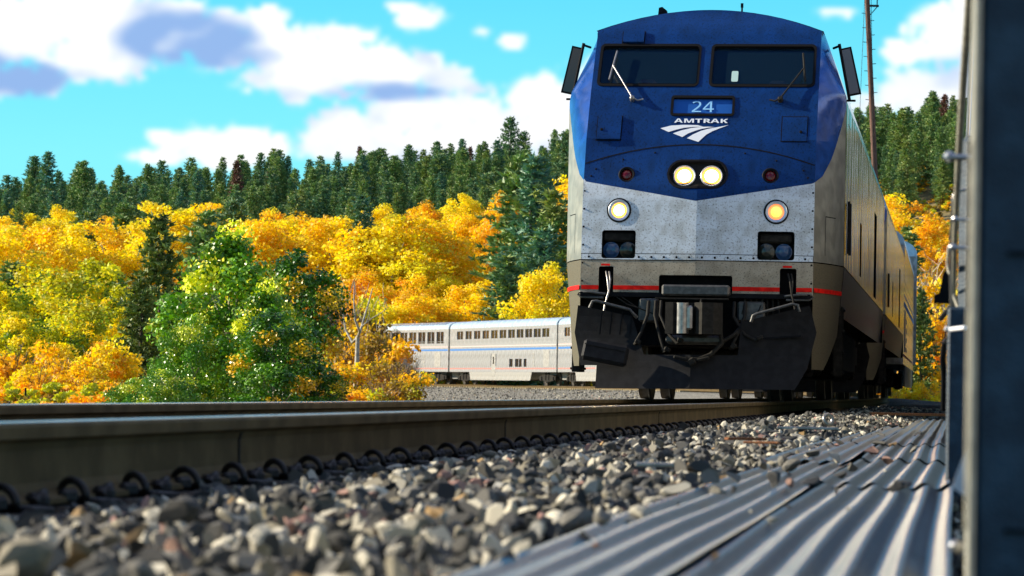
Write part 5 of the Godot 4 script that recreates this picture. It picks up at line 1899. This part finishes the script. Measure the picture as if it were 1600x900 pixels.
	# single trees that the photograph sets apart: kind, name, x, top y, distance, width, label, category
	var list := [
		["broad_pine", "pine_tree", 797, 184, 452, .9, "big round dark pine standing highest on the skyline", "pine tree"],
		["pine", "pine_tree", 838, 252, 275, 1.15, "tall dark pine left of the locomotive cab", "pine tree"],
		["pine", "pine_tree", 812, 245, 285, 1.2, "tall pine just left of the one beside the cab", "pine tree"],
		["bright_pine", "pine_tree", 868, 300, 270, 1.2, "olive pine right beside the locomotive's left edge", "pine tree"],
		["pine", "pine_tree", 795, 402, 262, 1.6, "short wide pine above the distant passenger car roof", "pine tree"],
		["pine", "pine_tree", 850, 360, 264, 1.4, "dense pine above the gap between the two passenger cars", "pine tree"],
		["aspen", "aspen_tree", 855, 408, 258, 1.0, "golden aspen just above the passenger car beside the locomotive", "aspen tree"],
		["orange_aspen", "aspen_tree", 885, 275, 340, 1.2, "orange aspen touching the locomotive's upper left edge", "aspen tree"],
		["orange_aspen", "aspen_tree", 778, 300, 335, .8, "small orange aspen between the dark pines", "aspen tree"],
		["pine", "pine_tree", 567, 310, 300, 1.2, "dark pine rising alone from the middle of the golden aspens", "pine tree"],
		["pine", "pine_tree", 198, 322, 320, 1.3, "dark spreading pine left of the large golden aspen clump", "pine tree"],
		["pine", "pine_tree", 135, 332, 315, 1.3, "dark spreading pine over the yellow aspens at left", "pine tree"],
		["near_pine", "pine_tree", 252, 340, 128, .9, "near olive pine behind the green tree, left side", "pine tree"],
		["near_pine", "pine_tree", 222, 440, 118, 1.1, "lower olive pine between yellow bushes and the green tree", "pine tree"],
		["pine", "pine_tree", 318, 332, 210, 1.3, "dark pine behind the top of the green tree", "pine tree"],
		["pine", "pine_tree", 365, 318, 310, 1.2, "dark pine to the right above the green tree", "pine tree"],
		["aspen", "aspen_tree", 262, 305, 330, 1.5, "large golden aspen clump highest below the dark pines", "aspen tree"],
		["aspen", "aspen_tree", 315, 305, 335, 1.4, "golden aspen beside the highest golden clump", "aspen tree"],
		["aspen", "aspen_tree", 12, 352, 285, 1.4, "golden aspen at the far left edge above the yellow green ones", "aspen tree"],
		["aspen", "aspen_tree", 52, 346, 292, 1.4, "golden aspen second from the left edge, above the yellow green ones", "aspen tree"],
		["aspen", "aspen_tree", 98, 340, 298, 1.4, "golden aspen third from the left edge, left of the dark spreading pines", "aspen tree"],
		["aspen", "aspen_tree", 165, 336, 306, 1.3, "golden aspen between the two dark spreading pines", "aspen tree"],
		["aspen", "aspen_tree", 225, 345, 300, 1.3, "golden aspen under the highest golden clump, left side", "aspen tree"],
		["aspen", "aspen_tree", 398, 335, 300, 1.4, "golden aspen right behind the pointed green tree", "aspen tree"],
		["aspen", "aspen_tree", 445, 332, 306, 1.4, "golden aspen between the pointed and the orange patched green trees", "aspen tree"],
		["aspen", "aspen_tree", 520, 328, 300, 1.4, "golden aspen left of the lone dark pine", "aspen tree"],
		["aspen", "aspen_tree", 610, 334, 296, 1.4, "golden aspen right of the lone dark pine", "aspen tree"],
		["aspen", "aspen_tree", 660, 330, 302, 1.4, "golden aspen highest above the lounge car", "aspen tree"],
		["lime_aspen", "aspen_tree", 70, 398, 140, 1.2, "yellow green aspen, tallest at the left edge", "aspen tree"],
		["lime_aspen", "aspen_tree", 150, 396, 146, 1.2, "yellow green aspen next to the near olive pine", "aspen tree"],
		["lime_aspen", "aspen_tree", 5, 432, 138, 1.1, "yellow green aspen cut by the left edge of the view", "aspen tree"],
		["lime_aspen", "aspen_tree", 110, 450, 122, 1.2, "lower yellow green aspen before the taller ones", "aspen tree"],
		["lime_aspen", "aspen_tree", 190, 440, 132, 1.0, "yellow green aspen behind the low orange bushes", "aspen tree"],
		["lime_aspen", "aspen_tree", 35, 480, 120, 1.2, "short yellow green aspen above the orange bushes", "aspen tree"],
		["pine", "pine_tree", 18, 412, 150, 1.4, "small dark pine half hidden by yellow leaves at far left", "pine tree"],
		["gold_bush", "bush", 25, 528, 104, 1.3, "large orange gold bush at the left edge above the rail", "bush"],
		["gold_bush", "bush", 95, 538, 100, 1.2, "orange gold bush second from the left edge", "bush"],
		["gold_bush", "bush", 160, 530, 106, 1.1, "orange gold bush beside the lower olive pine", "bush"],
		["gold_bush", "bush", 60, 565, 92, 1.2, "low orange bush behind the thin dark post", "bush"],
		["gold_bush", "bush", 140, 575, 90, 1.2, "low orange bush right of the thin dark post", "bush"],
		["pointed_tree", "leafy_tree", 358, 330, 74, 1.08, "green leafy tree with pointed yellowing top", "tree"],
		["patched_tree", "leafy_tree", 470, 372, 80, 1.0, "dark green leafy tree with orange patches, right of the pointed one", "tree"],
		["low_tree", "leafy_tree", 300, 462, 70, .85, "lower light green tree on the left of the pointed one", "tree"],
		["pointed_tree", "leafy_tree", 412, 425, 70, 1.0, "green leafy tree between the pointed one and the orange patched one", "tree"],
		["patched_tree", "leafy_tree", 430, 470, 66, 1.2, "low green tree in front of the orange patched one", "tree"],
		["low_tree", "bush", 205, 575, 66, 1.3, "low green bush left of the green trees", "bush"],
		["low_tree", "bush", 262, 560, 64, 1.3, "low green bush under the light green tree", "bush"],
		["patched_tree", "bush", 500, 560, 70, 1.3, "low green bush under the orange patched tree", "bush"],
		["rust_bush", "bush", 525, 430, 112, .8, "tall rust and gold bush beside the orange patched tree", "bush"],
		["rust_bush", "bush", 560, 500, 108, 1.0, "rusty bush behind the bare pale tree", "bush"],
		["gold_bush", "bush", 583, 500, 116, .9, "golden bush in front of the lounge car", "bush"],
		["rust_bush", "bush", 620, 556, 104, 1.1, "rust bush at the corner of the embankment", "bush"],
		["rust_bush", "bush", 540, 560, 90, 1.3, "low rust bush at the foot of the bare pale tree", "bush"],
		["rust_bush", "bush", 600, 585, 86, 1.2, "lowest rust bush by the end of the embankment", "bush"],
		["grey_bush", "bush", 640, 552, 112, .8, "leafless grey bush in front of the lounge car end", "bush"],
		["aspen", "aspen_tree", 480, 330, 318, 1.3, "golden aspen over the orange patched tree", "aspen tree"],
		["near_pine", "pine_tree", 1440, 455, 205, .75, "narrow green pine between train and dark cabinet", "pine tree"],
		["orange_aspen", "aspen_tree", 1408, 302, 300, 1.2, "orange aspen right of the train, highest there", "aspen tree"],
		["orange_aspen", "aspen_tree", 1450, 335, 290, 1.2, "orange aspen nearest the dark cabinet", "aspen tree"],
		["bright_pine", "pine_tree", 1420, 355, 270, 1.2, "olive pine among the orange aspens right of the train", "pine tree"],
		["grey_bush", "bush", 1450, 400, 240, 1.3, "grey leafless thicket right of the train", "bush"],
		["grey_bush", "bush", 1425, 425, 235, 1.3, "lower grey leafless thicket right of the train", "bush"],
		["grey_bush", "bush", 1470, 440, 230, 1.3, "grey leafless thicket touching the dark cabinet", "bush"],
		["gold_bush", "bush", 1465, 440, 210, .8, "golden bush behind the narrow green pine", "bush"],
		["gold_bush", "bush", 1405, 470, 222, .8, "golden bush close to the train's rear corner", "bush"],
		["gold_bush", "bush", 1475, 500, 208, .9, "golden bush beside the narrow green pine", "bush"]]
	for i in list.size():
		var q = list[i]
		var p := at(q[2], q[3], q[4])
		var g := ground(p.x, -p.z)
		plant(q[0], q[1], Vector3(p.x, g - .1, p.z), p.y - g + .1, i * 2.1, i, q[6], q[7], "", q[5])
	for i in 9:
		var p := at(1398 + i * 11.0, 598 + (i % 3) * 5, 140.0 + (i % 4) * 8.0)
		var g := ground(p.x, -p.z)
		plant("gold_bush", "bush", Vector3(p.x, g - .1, p.z), p.y - g + .1, i * 1.3, i, "low orange bush in the row at the foot of the right hillside", "bush", "low orange bushes on the right", .8)
	# trees beyond the right edge: they show only mirrored in the steel sides of the train
	for i in 40:
		var o := i % 4
		var zz := rg.randf_range(150, 330) if o else rg.randf_range(120, 200)
		var xx := zz * rg.randf_range(.185, .36) + 3.0
		plant(["aspen", "bright_pine", "pine", "near_pine"][o], "pine_tree" if o else "aspen_tree", Vector3(xx, ground(xx, zz) - .2, -zz), rg.randf_range(9, 14) if o else rg.randf_range(3.0, 5.5), i, i, "tree on the right hillside, seen only as a reflection in the steel train side", "tree", "trees mirrored in the train side", 1.2)
	# undergrowth too thick to count
	var mm := MultiMesh.new()
	mm.transform_format = MultiMesh.TRANSFORM_3D
	mm.mesh = leafy_crown(150, 1.0, .6, .0, [amber, Color(.34, .22, .04), gold, lime, orange], .05, 16, 60, .3)
	var bf := PackedFloat32Array()
	var cnt := 0
	while cnt < 1500:
		var zz := rg.randf_range(70, 262)
		var px := rg.randf_range(-60, 640) if rg.randf() < .85 else rg.randf_range(1400, 1500)
		var xx := (px - 800.0) / F * zz
		if px > 1000 and zz < 130:
			continue
		var sc := rg.randf_range(.5, 1.3)
		if px > 560 and px < 700:
			sc *= .6
		var bs := Basis(Vector3.UP, rg.randf() * TAU).scaled(Vector3(sc * 1.2, sc, sc * 1.2))
		bf.append_array(PackedFloat32Array([bs.x.x, bs.y.x, bs.z.x, xx, bs.x.y, bs.y.y, bs.z.y, ground(xx, zz) - .08, bs.x.z, bs.y.z, bs.z.z, -zz]))
		cnt += 1
	# and below the hill's own trees
	while cnt < 3600:
		var zz := rg.randf_range(262, 420)
		var xx := zz * rg.randf_range(-.18, .17)
		var sc := rg.randf_range(.8, 2.0)
		var bs := Basis(Vector3.UP, rg.randf() * TAU).scaled(Vector3(sc * 1.2, sc, sc * 1.2))
		bf.append_array(PackedFloat32Array([bs.x.x, bs.y.x, bs.z.x, xx, bs.x.y, bs.y.y, bs.z.y, ground(xx, zz) - .08, bs.x.z, bs.y.z, bs.z.z, -zz]))
		cnt += 1
	mm.instance_count = cnt
	mm.buffer = bf
	var u := MultiMeshInstance3D.new()
	u.name = "undergrowth"
	u.multimesh = mm
	u.material_override = M.gold_leaves
	add_child(u)
	tag(u, "low tangled gold and brown undergrowth covering the ground below the trees", "undergrowth", "", "stuff")
	# dry grass on the flat ground left of the bank
	var gm := MultiMesh.new()
	gm.transform_format = MultiMesh.TRANSFORM_3D
	gm.mesh = twig_crown(160, 1.0, .9, Color(.34, .25, .07), 60)
	var gf := PackedFloat32Array()
	var gc := 0
	while gc < 4500:
		var zz := rg.randf_range(8, 120)
		var xx := -2.875 + .139 * zz - rg.randf_range(5.2, 32.0)
		var sc := rg.randf_range(.2, .42)
		var bs := Basis(Vector3.UP, rg.randf() * TAU).scaled(Vector3(sc, sc, sc))
		gf.append_array(PackedFloat32Array([bs.x.x, bs.y.x, bs.z.x, xx, bs.x.y, bs.y.y, bs.z.y, ground(xx, zz), bs.x.z, bs.y.z, bs.z.z, -zz]))
		gc += 1
	gm.instance_count = gc
	gm.buffer = gf
	var gi := MultiMeshInstance3D.new()
	gi.name = "dry_grass"
	gi.multimesh = gm
	gi.material_override = M.twigs
	add_child(gi)
	tag(gi, "dry yellow grass tufts on the flat ground left of the track bank", "grass", "", "stuff")
	# the bare pale tree before the bushes
	var bb := MB.new()
	var dz := 97.0
	var bt := thing("bare_tree", "bare pale branching tree in front of the golden bushes left of the lounge car", "tree", Transform3D(Basis.IDENTITY, Vector3(at(555, 600, dz).x, ground(at(555, 600, dz).x, dz), -dz)))
	var o3 := bt.position
	var pt := func(px: float, py: float, k := 0.0) -> Vector3: return at(px, py, dz + k) - o3
	bb.tube([Vector3(0, -.2, 0), pt.call(556, 600), pt.call(558, 560), pt.call(559, 525)], .085, 8, .06)
	bb.tube([pt.call(559, 527), pt.call(550, 535, .3), pt.call(540, 515, .4), pt.call(536, 490, .5), pt.call(534, 450, .5)], .045, 6, .015)
	bb.tube([pt.call(559, 527), pt.call(562, 518, -.2), pt.call(555, 500, -.4), pt.call(553, 470, -.5), pt.call(554, 440, -.5)], .05, 6, .014)
	bb.tube([pt.call(562, 520), pt.call(568, 500, .2), pt.call(577, 470, .4), pt.call(582, 450, .4)], .045, 6, .012)
	bb.tube([pt.call(565, 510), pt.call(580, 498), pt.call(597, 488), pt.call(606, 480)], .02, 5, .007)
	obj("trunk", bb, M.bark_pale, bt)
	var tw := MB.new()
	var trg := RandomNumberGenerator.new()
	trg.seed = 8
	for k in 40:
		var px := trg.randf_range(528, 606)
		var py := trg.randf_range(445, 520)
		tw.tube([pt.call(px, py), pt.call(px + trg.randf_range(-9, 9), py - trg.randf_range(8, 24))], .008, 4, .003)
	obj("twig", tw, M.bark_pale, bt)
